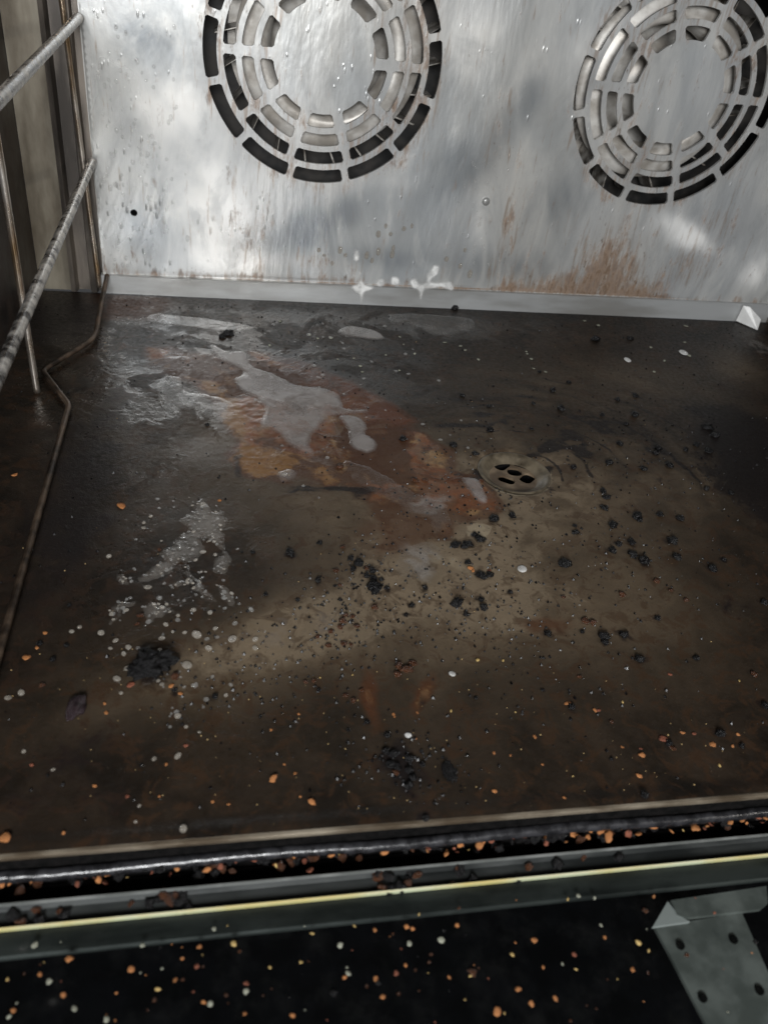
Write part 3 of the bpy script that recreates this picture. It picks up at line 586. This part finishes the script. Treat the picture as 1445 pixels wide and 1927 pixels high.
tag(o, 'thin clear puddle left of the largest grey puddle', 'puddle')
o = pool('puddle', pl([(290, 590), (380, 598), (470, 612), (480, 622), (420, 626), (350, 616), (280, 606)], seed=14, jit=.005), .002, .012, M['clear'])
tag(o, 'long clear puddle along the back of the floor near the rack', 'puddle')
o = pool('puddle', pl([(740, 590), (830, 592), (890, 602), (880, 625), (820, 632), (780, 612), (735, 606)], seed=15, jit=.005), .002, .012, M['clear'])
tag(o, 'broad clear puddle below the strip under the foam splashes', 'puddle')
foams = [([(360, 945), (380, 940), (392, 955), (415, 968), (425, 1000), (430, 1040), (440, 1060), (430, 1085), (408, 1080), (410, 1050), (395, 1020), (385, 1030), (370, 1045), (345, 1060), (320, 1080), (285, 1095), (260, 1095), (280, 1070), (310, 1050), (300, 1035), (330, 1020), (345, 1000), (340, 985), (358, 965)], 'largest bubbly foam patch on the lower left of the oven floor'),
         ([(318, 1110), (345, 1085), (365, 1075), (362, 1095), (335, 1112)], 'narrow foam streak under the largest foam patch'),
         ([(280, 1150), (292, 1132), (322, 1138), (320, 1154), (300, 1158), (275, 1170)], 'thick pale foam blot above the big charred lump'),
         ([(365, 1108), (385, 1075), (392, 1082), (385, 1110), (395, 1132), (380, 1128)], 'curved foam streak right of the narrow foam streak'),
         ([(412, 1108), (430, 1105), (445, 1135), (428, 1138)], 'short foam streak at the right end of the foam streaks'),
         ([(205, 1158), (230, 1130), (248, 1122), (240, 1150), (215, 1170)], 'brownish foam blot left of the thick pale foam blot'),
         ([(220, 1090), (240, 1078), (250, 1095), (232, 1105)], 'faint foam blot upper left of the foam streaks'),
         ([(262, 1272), (290, 1278), (310, 1268), (318, 1272), (300, 1285), (270, 1284)], 'foam collar along the lower edge of the big charred lump')]
for i, (pp, lab) in enumerate(foams):
    o = pool('foam_patch', pl(pp, seed=20 + i, jit=.022), .0022, .016, M['foamfilm']); tag(o, lab, 'foam', 'foam patches on the floor')
foam_bub = []
for pp, lab in foams[:7]:
    L = pp; xs = [a for a, b in L]; ys = [b for a, b in L]; n_ = int(10 + (max(xs) - min(xs)) * (max(ys) - min(ys)) / 500); k_ = 0
    while k_ < n_:
        p = (random.uniform(min(xs) - 8, max(xs) + 8), random.uniform(min(ys) - 8, max(ys) + 8))
        if inpoly(p[0], p[1], L) or random.random() < .15: foam_bub.append(p); k_ += 1
# foam on the wall
wf = [([(660, 538), (672, 532), (680, 520), (688, 534), (706, 540), (695, 548), (686, 552), (680, 572), (674, 555), (665, 548)], 'star shaped white foam splash at the wall bottom, left end of the row'),
      ([(770, 528), (782, 522), (790, 532), (800, 530), (803, 515), (815, 498), (828, 502), (825, 516), (812, 528), (825, 530), (845, 528), (856, 540), (850, 548), (830, 542), (812, 545), (800, 548), (792, 566), (786, 548), (775, 542)], 'widest white foam splash with a raised arm at the wall bottom'),
      ([(706, 535), (712, 524), (724, 525), (726, 536), (715, 541)], 'small round white foam spot right of the star shaped splash'),
      ([(735, 522), (742, 519), (752, 524), (752, 536), (736, 538)], 'small square white foam spot left of the widest splash'),
      ([(664, 476), (670, 468), (677, 474), (676, 488), (668, 493), (664, 486)], 'oval white foam spot above the star shaped splash')]
for i, (pp, lab) in enumerate(wf):
    o = pool('foam_splash', smooth_loop([wl(p, D - .014) for p in pp], 8, .0018, i), .0026, .009, M['wfilm'], 'wall', D - .0125, step=.004); tag(o, lab, 'foam', 'foam splashes at the wall bottom')

# ---------------------------------------------------------------- small loose things
def lump_mesh(name, kind, seed):
    r = random.Random(seed); bm = bmesh.new()
    if kind == 'lump':
        bmesh.ops.create_icosphere(bm, subdivisions=3, radius=1); off = Vector((r.random() * 50, r.random() * 50, 0))
        from mathutils import noise as mn
        for v in bm.verts:
            k = 1 + .7 * mn.noise(v.co * 1.3 + off) + .5 * abs(mn.noise(v.co * 2.8 + off)) + .22 * mn.noise(v.co * 6 + off); v.co *= k
            v.co.z *= .72
            if v.co.z < -.45: v.co.z = -.45
            v.co.z += .42
    else:
        fl_ = {'flake': .22, 'seed': .42, 'bead': .5}[kind]
        bmesh.ops.create_icosphere(bm, subdivisions=2, radius=1); off = Vector((r.random() * 50, 0, 3))
        from mathutils import noise as mn
        for v in bm.verts:
            k = 1 + (.55 if kind == 'flake' else .12) * mn.noise(v.co * 1.4 + off); v.co *= k
            if kind == 'seed': v.co.x *= 1.25; v.co.y *= .75 + .2 * v.co.x
            if kind == 'flake': v.co.z += .6 * (v.co.x ** 2 - .3) 
            v.co.z = v.co.z * fl_ + fl_
    me = bpy.data.meshes.new(name); bm.to_mesh(me); bm.free(); me.polygons.foreach_set('use_smooth', [True] * len(me.polygons)); return me
protos = {}
def proto(name, kind, mat, k):
    key = (name, k)
    if key not in protos:
        me = lump_mesh(name, kind, hash_(name) + k); me.materials.append(M[mat]); protos[key] = me
    return protos[key]
def big_lump(o, seed, mat=None, sharp=1.):
    from mathutils import noise as mn
    r = random.Random(seed); off = Vector((r.random() * 50, r.random() * 50, 7)); bm = bmesh.new(); bmesh.ops.create_icosphere(bm, subdivisions=5, radius=1)
    for v in bm.verts:
        d = v.co.copy(); k = 1 + .45 * mn.noise(d * 1.2 + off) + sharp * (.38 * (abs(mn.noise(d * 2.6 + off)) * 2 - .4) + .20 * (abs(mn.noise(d * 6 + off)) * 2 - .4) + .07 * mn.noise(d * 14 + off))
        v.co = d * k; v.co.z = max(v.co.z, -.35) * .8 + .28
    me = bpy.data.meshes.new(o.name); bm.to_mesh(me); bm.free(); me.polygons.foreach_set('use_smooth', [True] * len(me.polygons)); me.materials.append(mat or M['carbon']); o.data = me
def hash_(s): return sum(ord(c) * (i + 3) for i, c in enumerate(s))
KIND = {'carbon': ('carbon_crumb', 'lump', 'carbon', 'black carbon crumb', 'crumb'),
        'brown': ('brown_crust', 'lump', 'brown', 'glossy brown crust crumb', 'crumb'),
        'orange': ('toasted_flake', 'flake', 'orange', 'toasted orange flake', 'flake'),
        'red': ('reddish_flake', 'flake', 'red', 'reddish brown flake', 'flake'),
        'seed': ('pale_seed', 'seed', 'seed', 'tiny yellow seed', 'seed'),
        'pale': ('pale_crumb', 'flake', 'pale', 'pale greyish crumb', 'crumb'),
        'foamspot': ('foam_bubble', 'bead', 'foam', 'pale foam bubble', 'foam'),
        'bead': ('water_bead', 'bead', 'bead', 'clear water bead', 'droplet')}
ZONES_F = [((0, 0, 250, 1150), 'on the dark floor beside the rack foot wire'), ((0, 1150, 230, 1620), 'on the dark lower left corner of the oven floor'), ((230, 930, 520, 1350), 'among the foam patches on the floor'),
           ((230, 1350, 650, 1620), 'near the front lip at lower left'), ((520, 950, 850, 1250), 'on the smeared floor below the rusty patch'), ((850, 960, 1110, 1250), 'on the tan floor below the drain'),
           ((650, 1250, 900, 1600), 'in the soot patch near the front lip, middle'), ((900, 1250, 1110, 1600), 'near the front lip right of the soot patch'), ((1110, 1250, 1445, 1600), 'on the dark front right of the oven floor'),
           ((1110, 880, 1445, 1250), 'on the dark right floor, right of the drain'), ((830, 700, 1110, 960), 'around the drain'), ((1110, 600, 1445, 880), 'on the streaked back right floor'),
           ((250, 560, 830, 660), 'at the back of the floor under the wall strip'), ((830, 560, 1445, 700), 'at the back of the floor under the right wall strip'), ((250, 600, 850, 1000), 'on the wet rusty orange patch')]
ZONES_G = [((0, 1700, 360, 1927), 'on the door glass at lower left'), ((360, 1700, 720, 1927), 'on the door glass left of the middle'), ((720, 1600, 1000, 1927), 'on the door glass right of the middle'), ((1000, 1600, 1220, 1927), 'on the door glass beside the bracket'), ((1220, 1600, 1460, 1927), 'on the glass over the grey bracket')]
ZONES_T = [((0, 0, 330, 3000), 'in the gasket gap at its left end'), ((330, 0, 700, 3000), 'in the gasket gap left of the middle'), ((700, 0, 1050, 3000), 'in the gasket gap right of the middle'), ((1050, 0, 1500, 3000), 'in the gasket gap at its right end')]
ZONES_L = [((0, 0, 330, 3000), 'on the left of the grey door ledge'), ((330, 0, 850, 3000), 'in the middle of the grey door ledge'), ((850, 0, 1500, 3000), 'on the right of the grey door ledge')]
def zone(p, Z):
    for (a, b, c, d), s in Z:
        if a <= p[0] < c and b <= p[1] < d: return s
    return Z[-1][1]
zone_n = {}
def put(kind, p, rp, where='floor', label=None, z=None, squash=1., elong=None):
    nm, shp, mat, txt, cat = KIND[kind]; me = proto(nm, shp, mat, random.randrange(6)); o = bpy.data.objects.new(nm, me); sc.collection.objects.link(o)
    if where == 'floor': x, y = fl(p); zc = floor_z(x, y); Z = ZONES_F
    elif where == 'glass': x, y = fl(p, GZ); zc = GZ; Z = ZONES_G
    elif where == 'ledge': x, y = fl(p, z); zc = z; Z = ZONES_L
    else: x, y = fl(p, z if z is not None else -.05); zc = z if z is not None else -.05; Z = ZONES_T
    dist = F * 1.0 / ((np.array([x, y, zc - 1]) @ W)[2])
    r = rp / dist
    o.location = (x * S, y * S, zc * S); o.rotation_euler = (random.uniform(-.2, .2), random.uniform(-.2, .2), random.random() * 6.28) if where != 'trough' else (random.uniform(-.9, .9), random.uniform(-.9, .9), random.random() * 6.28)
    e = elong or random.uniform(.85, 1.2)
    o.scale = (r * S * e, r * S / e, r * S * squash * random.uniform(.8, 1.1))
    zt = zone(p, Z); o['category'] = cat
    if label: o['label'] = label; o['group'] = txt + 's ' + zt
    else: o['label'] = 'small ' + txt + ' ' + zt; o['group'] = txt + 's ' + zt
    return o
C = [(545, 1042, 9), (602, 1023, 6), (895, 855, 7), (922, 810, 7), (920, 765, 6), (853, 838, 7), (758, 828, 8), (1000, 808, 6), (930, 978, 9), (963, 972, 8), (880, 1025, 9), (903, 1016, 11), (893, 1008, 8), (857, 1028, 10), (873, 1030, 8), (905, 1085, 11), (922, 1083, 9), (880, 1060, 6), (675, 1062, 11), (665, 1072, 8), (700, 1075, 9), (690, 1085, 6), (702, 1090, 8), (717, 1092, 6), (598, 1093, 8), (660, 1052, 7), (860, 1137, 11), (905, 1130, 8), (910, 1145, 8), (877, 1158, 6), (764, 1158, 5), (775, 1140, 5), (1030, 1195, 8), (1135, 1200, 10), (1137, 1210, 7), (1174, 1197, 9), (1203, 1243, 9), (1237, 1165, 6), (1135, 925, 8), (1142, 938, 8), (1136, 957, 8), (1152, 991, 9), (1199, 973, 10), (1203, 980, 7), (1242, 970, 8), (1279, 977, 8), (1188, 1022, 9), (1164, 1026, 6), (1152, 1038, 8), (1190, 1045, 9), (1211, 1057, 11), (1265, 1020, 11), (1273, 1050, 9), (1340, 1072, 10), (1362, 1055, 6), (1329, 921, 7), (1083, 1003, 6), (1081, 991, 5), (1258, 877, 8), (1234, 853, 9), (1238, 845, 6), (1210, 883, 8), (1166, 836, 7), (1194, 782, 9), (1178, 798, 5), (1133, 781, 5), (1070, 720, 5), (1162, 752, 6), (1195, 745, 6), (1290, 847, 7), (1310, 838, 7), (1333, 850, 8), (1345, 820, 9), (1330, 805, 9), (1075, 1332, 8), (895, 1315, 5), (728, 1385, 8), (725, 1415, 9), (740, 1420, 9), (735, 1440, 11), (748, 1445, 8), (770, 1430, 9), (768, 1450, 11), (775, 1465, 10), (770, 1480, 8), (795, 1440, 6), (800, 1545, 8), (1210, 1502, 8), (1355, 1383, 9), (1395, 1405, 6), (1258, 1400, 8), (690, 1360, 6), (655, 1375, 4), (100, 1242, 8), (75, 1212, 6), (125, 1215, 5), (405, 1313, 7), (476, 1041, 5), (455, 1040, 4), (430, 628, 10), (418, 634, 7), (1437, 1135, 9), (1440, 1330, 9), (1003, 760, 5), (1055, 770, 7), (1040, 735, 7), (1080, 880, 6), (1146, 872, 7), (1120, 640, 8), (1185, 637, 7), (855, 580, 8), (1375, 930, 7), (330, 1300, 5), (130, 1140, 4), (1310, 1240, 6), (1095, 1190, 6), (1150, 1430, 5), (640, 1130, 5), (960, 1115, 5), (800, 1108, 6), (728, 1108, 5), (500, 1120, 5), (870, 745, 5), (1015, 700, 5), (390, 800, 5), (560, 1130, 4), (1020, 1300, 4), (490, 1350, 4), (600, 1300, 4)]
special = {(1188, 1022, 9): 'upright black carbon crumb above a close pair on the right floor', (545, 1042, 9): 'lone shiny black crumb on the smeared floor left of the crumb cluster', (895, 855, 7): 'smooth black oval crumb just left of the drain', (800, 1545, 8): 'dark crumb sitting on the front lip near the middle', (1210, 1502, 8): 'dark round crumb sitting on the front lip at right', (855, 580, 8): 'black crumb touching the wall strip at the back of the floor', (1203, 1243, 9): 'faint lone dark crumb below two crumbs on the right floor', (430, 628, 10): 'dark glistening crumb above the largest grey puddle'}
# scorched halos baked round the carbon crumbs
hx = np.zeros(len(X))
for c in C + [(288, 1255, 30), (704, 1108, 12), (1062, 1064, 10), (770, 1460, 22), (735, 1430, 18)]:
    q_ = fl(c); rr_ = c[2] / 900 * 1.9; sel = (np.abs(X - q_[0]) < rr_ * 2.2) & (np.abs(Y - q_[1]) < rr_ * 2.2)
    hx[sel] = np.maximum(hx[sel], .62 * np.exp(-((wx[sel] * .35 + X[sel] * .65 - q_[0]) ** 2 + (wy[sel] * .35 + Y[sel] * .65 - q_[1]) ** 2) / rr_ ** 2))
soot_and_falloff = np.maximum(soot_and_falloff, hx); floor_pan.data.attributes['soot_and_falloff'].data.foreach_set('value', np.clip(soot_and_falloff, 0, 1).astype(np.float32))
for c in C: put('carbon', c, c[2] * random.uniform(.62, .86), label=special.get(c))
o = put('carbon', (704, 1108), 12, label='largest crumb at the lower end of the middle crumb cluster'); big_lump(o, 8)
put('carbon', (1062, 1064), 10, label='black crumb with a tail on the tan floor right of the white foam spot')
o = put('carbon', (845, 1452), 17, label='flat oval charred flake near the front lip', squash=.25); big_lump(o, 6)
o = put('carbon', (288, 1255), 30, label='big glossy charred lump surrounded by foam at lower left', squash=.8); big_lump(o, 3)
o = put('carbon', (262, 1262), 17, label='smaller charred lump against the left side of the big lump', squash=.8); big_lump(o, 4)
o = put('brown', (145, 1335), 21, label='shiny purple-black blob on the lower left floor', squash=.8, elong=1.2); big_lump(o, 9, M['plum'], .25)
B = [(645, 1170, 8), (640, 1182, 7), (622, 1190, 6), (650, 1160, 6), (663, 1162, 6), (618, 1217, 7), (647, 1213, 6), (660, 1215, 6), (672, 1180, 6), (597, 1200, 5), (645, 1030, 5), (632, 1075, 6), (640, 1102, 5), (750, 1255, 9), (765, 1262, 10), (775, 1250, 7), (748, 1270, 7), (575, 1285, 6), (590, 1283, 6), (705, 1145, 7), (680, 1300, 6), (665, 1320, 6), (650, 1310, 5), (300, 1035, 5), (265, 1160, 7), (258, 1175, 6), (1100, 1170, 7), (1115, 1173, 7), (1060, 1125, 5), (1170, 1120, 7), (1262, 1112, 6), (1418, 1270, 8), (1090, 1275, 5), (1265, 1410, 7), (745, 1455, 7), (690, 1070, 7), (80, 1290, 7), (330, 1275, 8), (960, 560, 4), (1150, 1360, 4), (905, 905, 5), (780, 905, 6), (800, 905, 6), (640, 880, 6), (1290, 1130, 5), (1235, 1095, 6)]
for c in B: put('brown', c, c[2] * random.uniform(.6, .9), squash=.8)
O = [(228, 952, 10), (27, 894, 6), (85, 1192, 5), (70, 1220, 5), (50, 1238, 9), (514, 1467, 9), (587, 1510, 8), (565, 1500, 3), (555, 1457, 4), (535, 1440, 3), (1067, 1325, 6), (1207, 1422, 7), (1202, 1461, 6), (1283, 1380, 5), (1340, 1402, 7), (1378, 1405, 4), (1006, 1388, 5), (929, 1418, 4), (885, 1070, 6), (120, 1570, 4), (197, 1325, 4), (200, 1342, 5), (322, 1292, 6), (340, 1307, 6), (313, 1440, 4), (178, 1480, 4), (1388, 1383, 4), (1119, 1338, 5), (10, 1580, 13), (430, 1515, 4), (400, 1510, 4), (960, 1423, 3), (782, 1390, 3), (740, 1345, 4), (785, 1342, 3), (413, 942, 4), (890, 1075, 4), (742, 1350, 3), (510, 1375, 3), (562, 1345, 3), (1170, 1407, 4), (1060, 1505, 4), (930, 1490, 5), (300, 1500, 3), (1020, 1440, 3)]
so = {(228, 952, 10): 'bright orange flake alone on the dark floor left of the foam', (50, 1238, 9): 'bright orange flake on the dark lower left floor below two smaller ones', (514, 1467, 9): 'round orange flake near the front lip left of the middle', (587, 1510, 8): 'long orange flake closest to the front lip left of the soot patch', (1207, 1422, 7): 'triangular yellow-orange flake on the front right floor', (10, 1580, 13): 'large blurred tan flake at the far left of the front lip', (27, 894, 6): 'small orange flake left of the rack foot wire', (1067, 1325, 6): 'upright orange flake beside a black crumb in the lower right'}
for c in O: put('orange', c, c[2] * .85, label=so.get(c), squash=1.1)
R_ = [(246, 1290, 7), (1248, 1392, 8), (1125, 1338, 4), (350, 1405, 4), (60, 1440, 4), (1205, 1410, 3), (920, 1075, 4), (1305, 1382, 4), (1260, 1270, 4), (240, 1500, 4)]
for c in R_: put('red', c, c[2])
# foam spots and bubbles
foam_special = {(982, 1073, 11): 'oval white foam spot on the tan floor below the drain', (850, 1270, 8): 'small white foam ring on the floor above the soot patch', (768, 1385, 7): 'small white foam ring at the top of the soot patch', (1285, 665, 10): 'oval white spot at the back right of the floor', (1180, 678, 8): 'small white spot on the back right floor left of the oval one'}
for c, l in foam_special.items():
    o = put('foamspot', c, c[2] * .9, label=l, squash=.5); o.data = o.data.copy(); o.data.materials[0] = M['wfoam']
FS = [(278, 1108, 9), (382, 950, 8), (364, 1150, 7), (305, 1145, 6), (238, 1150, 6), (190, 1193, 8), (218, 1208, 7), (208, 1222, 5), (242, 1220, 7), (233, 1232, 6), (305, 1203, 7), (312, 1177, 6), (348, 1192, 5), (370, 1197, 11), (352, 1255, 12), (220, 1280, 9), (240, 1260, 8), (228, 1306, 5), (305, 1290, 6), (298, 1283, 5), (437, 1205, 10), (480, 1205, 7), (480, 1222, 7), (405, 1185, 6), (392, 1222, 8), (335, 1350, 8), (350, 1370, 5), (335, 1425, 8), (290, 1430, 6), (382, 1040, 7), (368, 1055, 5), (405, 1045, 5), (40, 1240 + 65, 8), (15, 1315, 8), (135, 1190, 6), (150, 1182, 6), (335, 1160, 5), (300, 1225, 6), (325, 1190, 4), (395, 1155, 6), (270, 995, 6), (205, 1048, 6), (425, 1310, 5), (100, 1450, 5), (45, 1415, 5), (345, 1565, 9), (262, 1518, 4), (255, 1548, 4), (375, 1380, 4), (535, 895, 7), (1090, 1140, 3)]
for c in FS: put('foamspot', c, c[2] * .85, squash=.8)
for p in foam_bub: put('bead' if random.random() < .6 else 'foamspot', p, random.uniform(1.6, 4.2))
for i in range(60):
    p = (random.gauss(330, 90), random.gauss(1190, 90))
    if 60 < p[0] < 560: put('bead', p, random.uniform(1.5, 6), squash=.9)
for i in range(70):
    p = (random.gauss(560, 190), random.gauss(700, 90))
    if p[1] > 600 and p[0] > 200: put('bead', p, random.uniform(2, 5), squash=.8)
for i in range(32): put('pale', (random.uniform(500, 1300), random.uniform(600, 700)), random.uniform(1.8, 3.6))
for i in range(12): put('seed', (random.uniform(600, 1400), random.uniform(1240, 1480)), random.uniform(1.6, 3))
put('seed', (898, 1244), 4.5, label='pale seed on the floor right of the small white foam ring')
# wall droplets
def wput(p, rp, kind='bead'):
    nm, shp, mat, txt, cat = KIND[kind]; me = proto(nm, shp, mat, random.randrange(6)); o = bpy.data.objects.new(nm, me); sc.collection.objects.link(o)
    x, z = wl(p, D - .002); dist = F / ((np.array([x, D, z - 1]) @ W)[2]); r = rp / dist
    o.location = (x * S, (D + warpf(x, z)) * S, z * S); o.rotation_euler = (math.pi / 2, 0, 0); e = random.uniform(1, 1.9)
    o.scale = (r * S, r * S * e, r * S * .8); zt = 'on the wall beside the rack' if p[0] < 380 else ('on the left fan hub' if p[1] < 260 and p[0] < 800 else 'on the wall above the foam splashes')
    o['label'] = 'small ' + txt + ' ' + zt; o['group'] = txt + 's ' + zt; o['category'] = cat
for i in range(85):
    y = random.uniform(40, 500); p = (175 + y * .06 + abs(random.gauss(0, 75)), y)
    if p[0] < 385 and wl(p)[0] > -.32: wput(p, random.uniform(2, 3.8))
for p in ((712, 440), (726, 425), (740, 467), (735, 440), (712, 473), (690, 480), (700, 490), (650, 480), (738, 478), (775, 425), (840, 487), (640, 470), (610, 480), (625, 495), (600, 470), (760, 430), (866, 500), (875, 470), (884, 515)): wput(p, random.uniform(3, 5), 'foamspot')
for i in range(26): wput((random.uniform(860, 960), random.uniform(300, 500)), random.uniform(1.5, 3.2))
# crumbs in the gasket gap
T = [(1420, 1538, 11), (1375, 1548, 6), (1308, 1560, 8), (1228, 1558, 9), (1180, 1568, 8), (1145, 1575, 9), (1137, 1560, 7), (1105, 1576, 6), (1027, 1588, 5), (905, 1578, 10), (903, 1592, 7), (725, 1600, 10), (685, 1598, 7), (665, 1603, 4), (625, 1607, 7), (840, 1608, 5), (478, 1618, 7), (333, 1632, 7), (390, 1637, 6), (413, 1620, 7), (415, 1632, 6), (185, 1656, 6), (20, 1660, 7), (62, 1657, 7), (145, 1665, 5), (200, 1645, 6), (4, 1664, 6), (803, 1603, 4), (583, 1640, 7), (1262, 1566, 5), (1330, 1556, 4)]
for i, c in enumerate(T): put('orange' if i % 4 else 'red', c, c[2], 'trough', z=-.040, squash=1.5, label={0: 'large bright orange flake at the right end of the gasket gap', 9: 'large orange-red flake in the gasket gap right of the middle', 11: 'round reddish flake in the middle of the gasket gap'}.get(i))
def tz(x0): return 1656 - x0 * .0865
for i in range(120):
    x = random.uniform(0, 1445); put(random.choice(['carbon', 'carbon', 'carbon', 'carbon', 'brown', 'brown', 'red']), (x, tz(x) + random.uniform(-6, 26)), random.uniform(4, 9), 'trough', z=random.uniform(-.062, -.045))
for i in range(22): put('carbon', (random.gauss(260, 40), 1628 + random.uniform(-10, 12)), random.uniform(5, 9), 'trough', z=-.032)
for i in range(30):
    x = random.uniform(0, 1445); put(random.choice(['seed', 'orange', 'red']), (x, tz(x) + random.uniform(-4, 22)), random.uniform(2, 3.5), 'trough', z=-.045)
for i in range(40):
    x = random.uniform(780, 1445); put(random.choice(['orange', 'red', 'brown', 'carbon', 'orange']), (x, tz(x) + random.gauss(4, 6)), random.uniform(3, 7), 'trough', z=-.042)
# clumps lying on the ledge before the glass edge
for i in range(42):
    x = random.choice([random.uniform(0, 300), random.uniform(280, 380), random.uniform(880, 1250), random.uniform(700, 900)]); put(random.choice(['carbon', 'carbon', 'brown']), (x, 1738 - x * .09 + random.uniform(-26, 6)), random.uniform(3.5, 10), 'ledge', z=-.0465, label=None)
# on the glass
G = [('seed', 440, 1778, 9), ('pale', 93, 1848, 8), ('pale', 140, 1900, 8), ('orange', 130, 1806, 10), ('orange', 247, 1825, 9), ('seed', 297, 1863, 7), ('pale', 463, 1866, 8), ('red', 463, 1852, 7), ('orange', 383, 1887, 6), ('pale', 395, 1890, 8), ('seed', 508, 1822, 5), ('seed', 566, 1812, 5), ('pale', 655, 1833, 7), ('orange', 648, 1840, 6), ('orange', 707, 1843, 7), ('red', 745, 1833, 7), ('orange', 763, 1817, 5), ('orange', 720, 1877, 7), ('orange', 550, 1912, 7), ('seed', 1200, 1775, 8), ('orange', 1190, 1826, 7), ('orange', 1045, 1880, 7), ('orange', 1000, 1890, 8), ('orange', 975, 1863, 8), ('seed', 964, 1798, 6), ('orange', 1005, 1770, 8), ('red', 1080, 1797, 7), ('seed', 1083, 1825, 4), ('pale', 1058, 1815, 4), ('orange', 1230, 1688, 5), ('orange', 935, 1905, 11), ('pale', 1088, 1687, 6), ('seed', 1068, 1693, 4), ('seed', 587, 1758, 5), ('orange', 705, 1751, 6), ('orange', 765, 1745, 7), ('orange', 776, 1748, 6), ('orange', 860, 1742, 6), ('pale', 268, 1780, 7), ('orange', 375, 1783, 7), ('pale', 403, 1749, 6), ('pale', 640, 1780, 8), ('pale', 830, 1770, 9), ('pale', 770, 1777, 7), ('pale', 65, 1780, 9), ('red', 370, 1820, 7), ('orange', 330, 1845, 6), ('orange', 75, 1835, 6), ('orange', 25, 1903, 7), ('orange', 343, 1805, 5), ('seed', 1220, 1790, 5), ('orange', 1138, 1765, 5), ('pale', 200, 1920, 8), ('orange', 845, 1840, 5), ('seed', 885, 1838, 4)]
gl_lab = {('seed', 440, 1778, 9): 'largest pale yellow seed on the glass left of the middle', ('seed', 1200, 1775, 8): 'long yellow seed on the glass beside the grey bracket', ('orange', 935, 1905, 11): 'largest tan flake at the bottom edge of the glass'}
for g in G: put(g[0], g[1:3], g[3] * .68, 'glass', label=gl_lab.get(g))
for i in range(95):
    x = random.uniform(0, 1445); y = random.uniform(1775 - x * .085, 1925)
    if x > 1250 and random.random() < .7: continue
    put(random.choice(['seed', 'orange', 'pale', 'red', 'brown', 'brown', 'carbon']), (x, y), min(7, 1.2 + random.expovariate(.95)), 'glass')
# fine dust of countless specks on the floor
specks = []; SV = []; SF = []
def speckset(name, n, mat, rmin, rmax, seedn, clus):
    r = np.random.default_rng(seedn); V = []; Fc = []
    for i in range(n):
        if clus and r.random() < .7: c = clus[r.integers(len(clus))]; p = (r.normal(c[0], c[2]), r.normal(c[1], c[2] * .8)); x, y = fl(p)
        else: x = r.uniform(XL + .02, XR - .02); y = r.uniform(YF + .02, D - .05)
        if not (XL < x < XR and YF + .01 < y < D - .03): continue
        if math.hypot(x - DR[0], y - DR[1]) < .056: continue
        s = r.uniform(rmin, rmax); z = floor_z(x, y); b = len(V); a = r.uniform(0, 6.28)
        for k in range(5): V.append((x + s * math.cos(a + k * 1.257) * r.uniform(.6, 1.2), y + s * math.sin(a + k * 1.257) * r.uniform(.6, 1.2), z - .0003))
        V.append((x, y, z + s * .9)); Fc += [(b + k, b + (k + 1) % 5, b + 5) for k in range(5)]
    return meshobj(name, V, Fc, mat)
o = speckset('black_grit', 2600, M['carbon'], .0012, .0042, 5, [(690, 1080, 60), (880, 1120, 80), (1200, 1010, 110), (1250, 820, 110), (760, 1440, 60), (640, 1180, 60), (460, 1250, 100), (900, 800, 120), (600, 640, 120), (1000, 1200, 120), (850, 940, 80)])
tag(o, 'fine black grit scattered all over the oven floor', 'grit', kind='stuff')
o = speckset('tan_grit', 220, M['dull'], .0006, .0017, 6, [(800, 1350, 150), (900, 1300, 150), (200, 1300, 120), (1250, 1430, 120), (400, 1450, 150)])
tag(o, 'fine yellowish dust specks on the front of the oven floor', 'grit', kind='stuff')
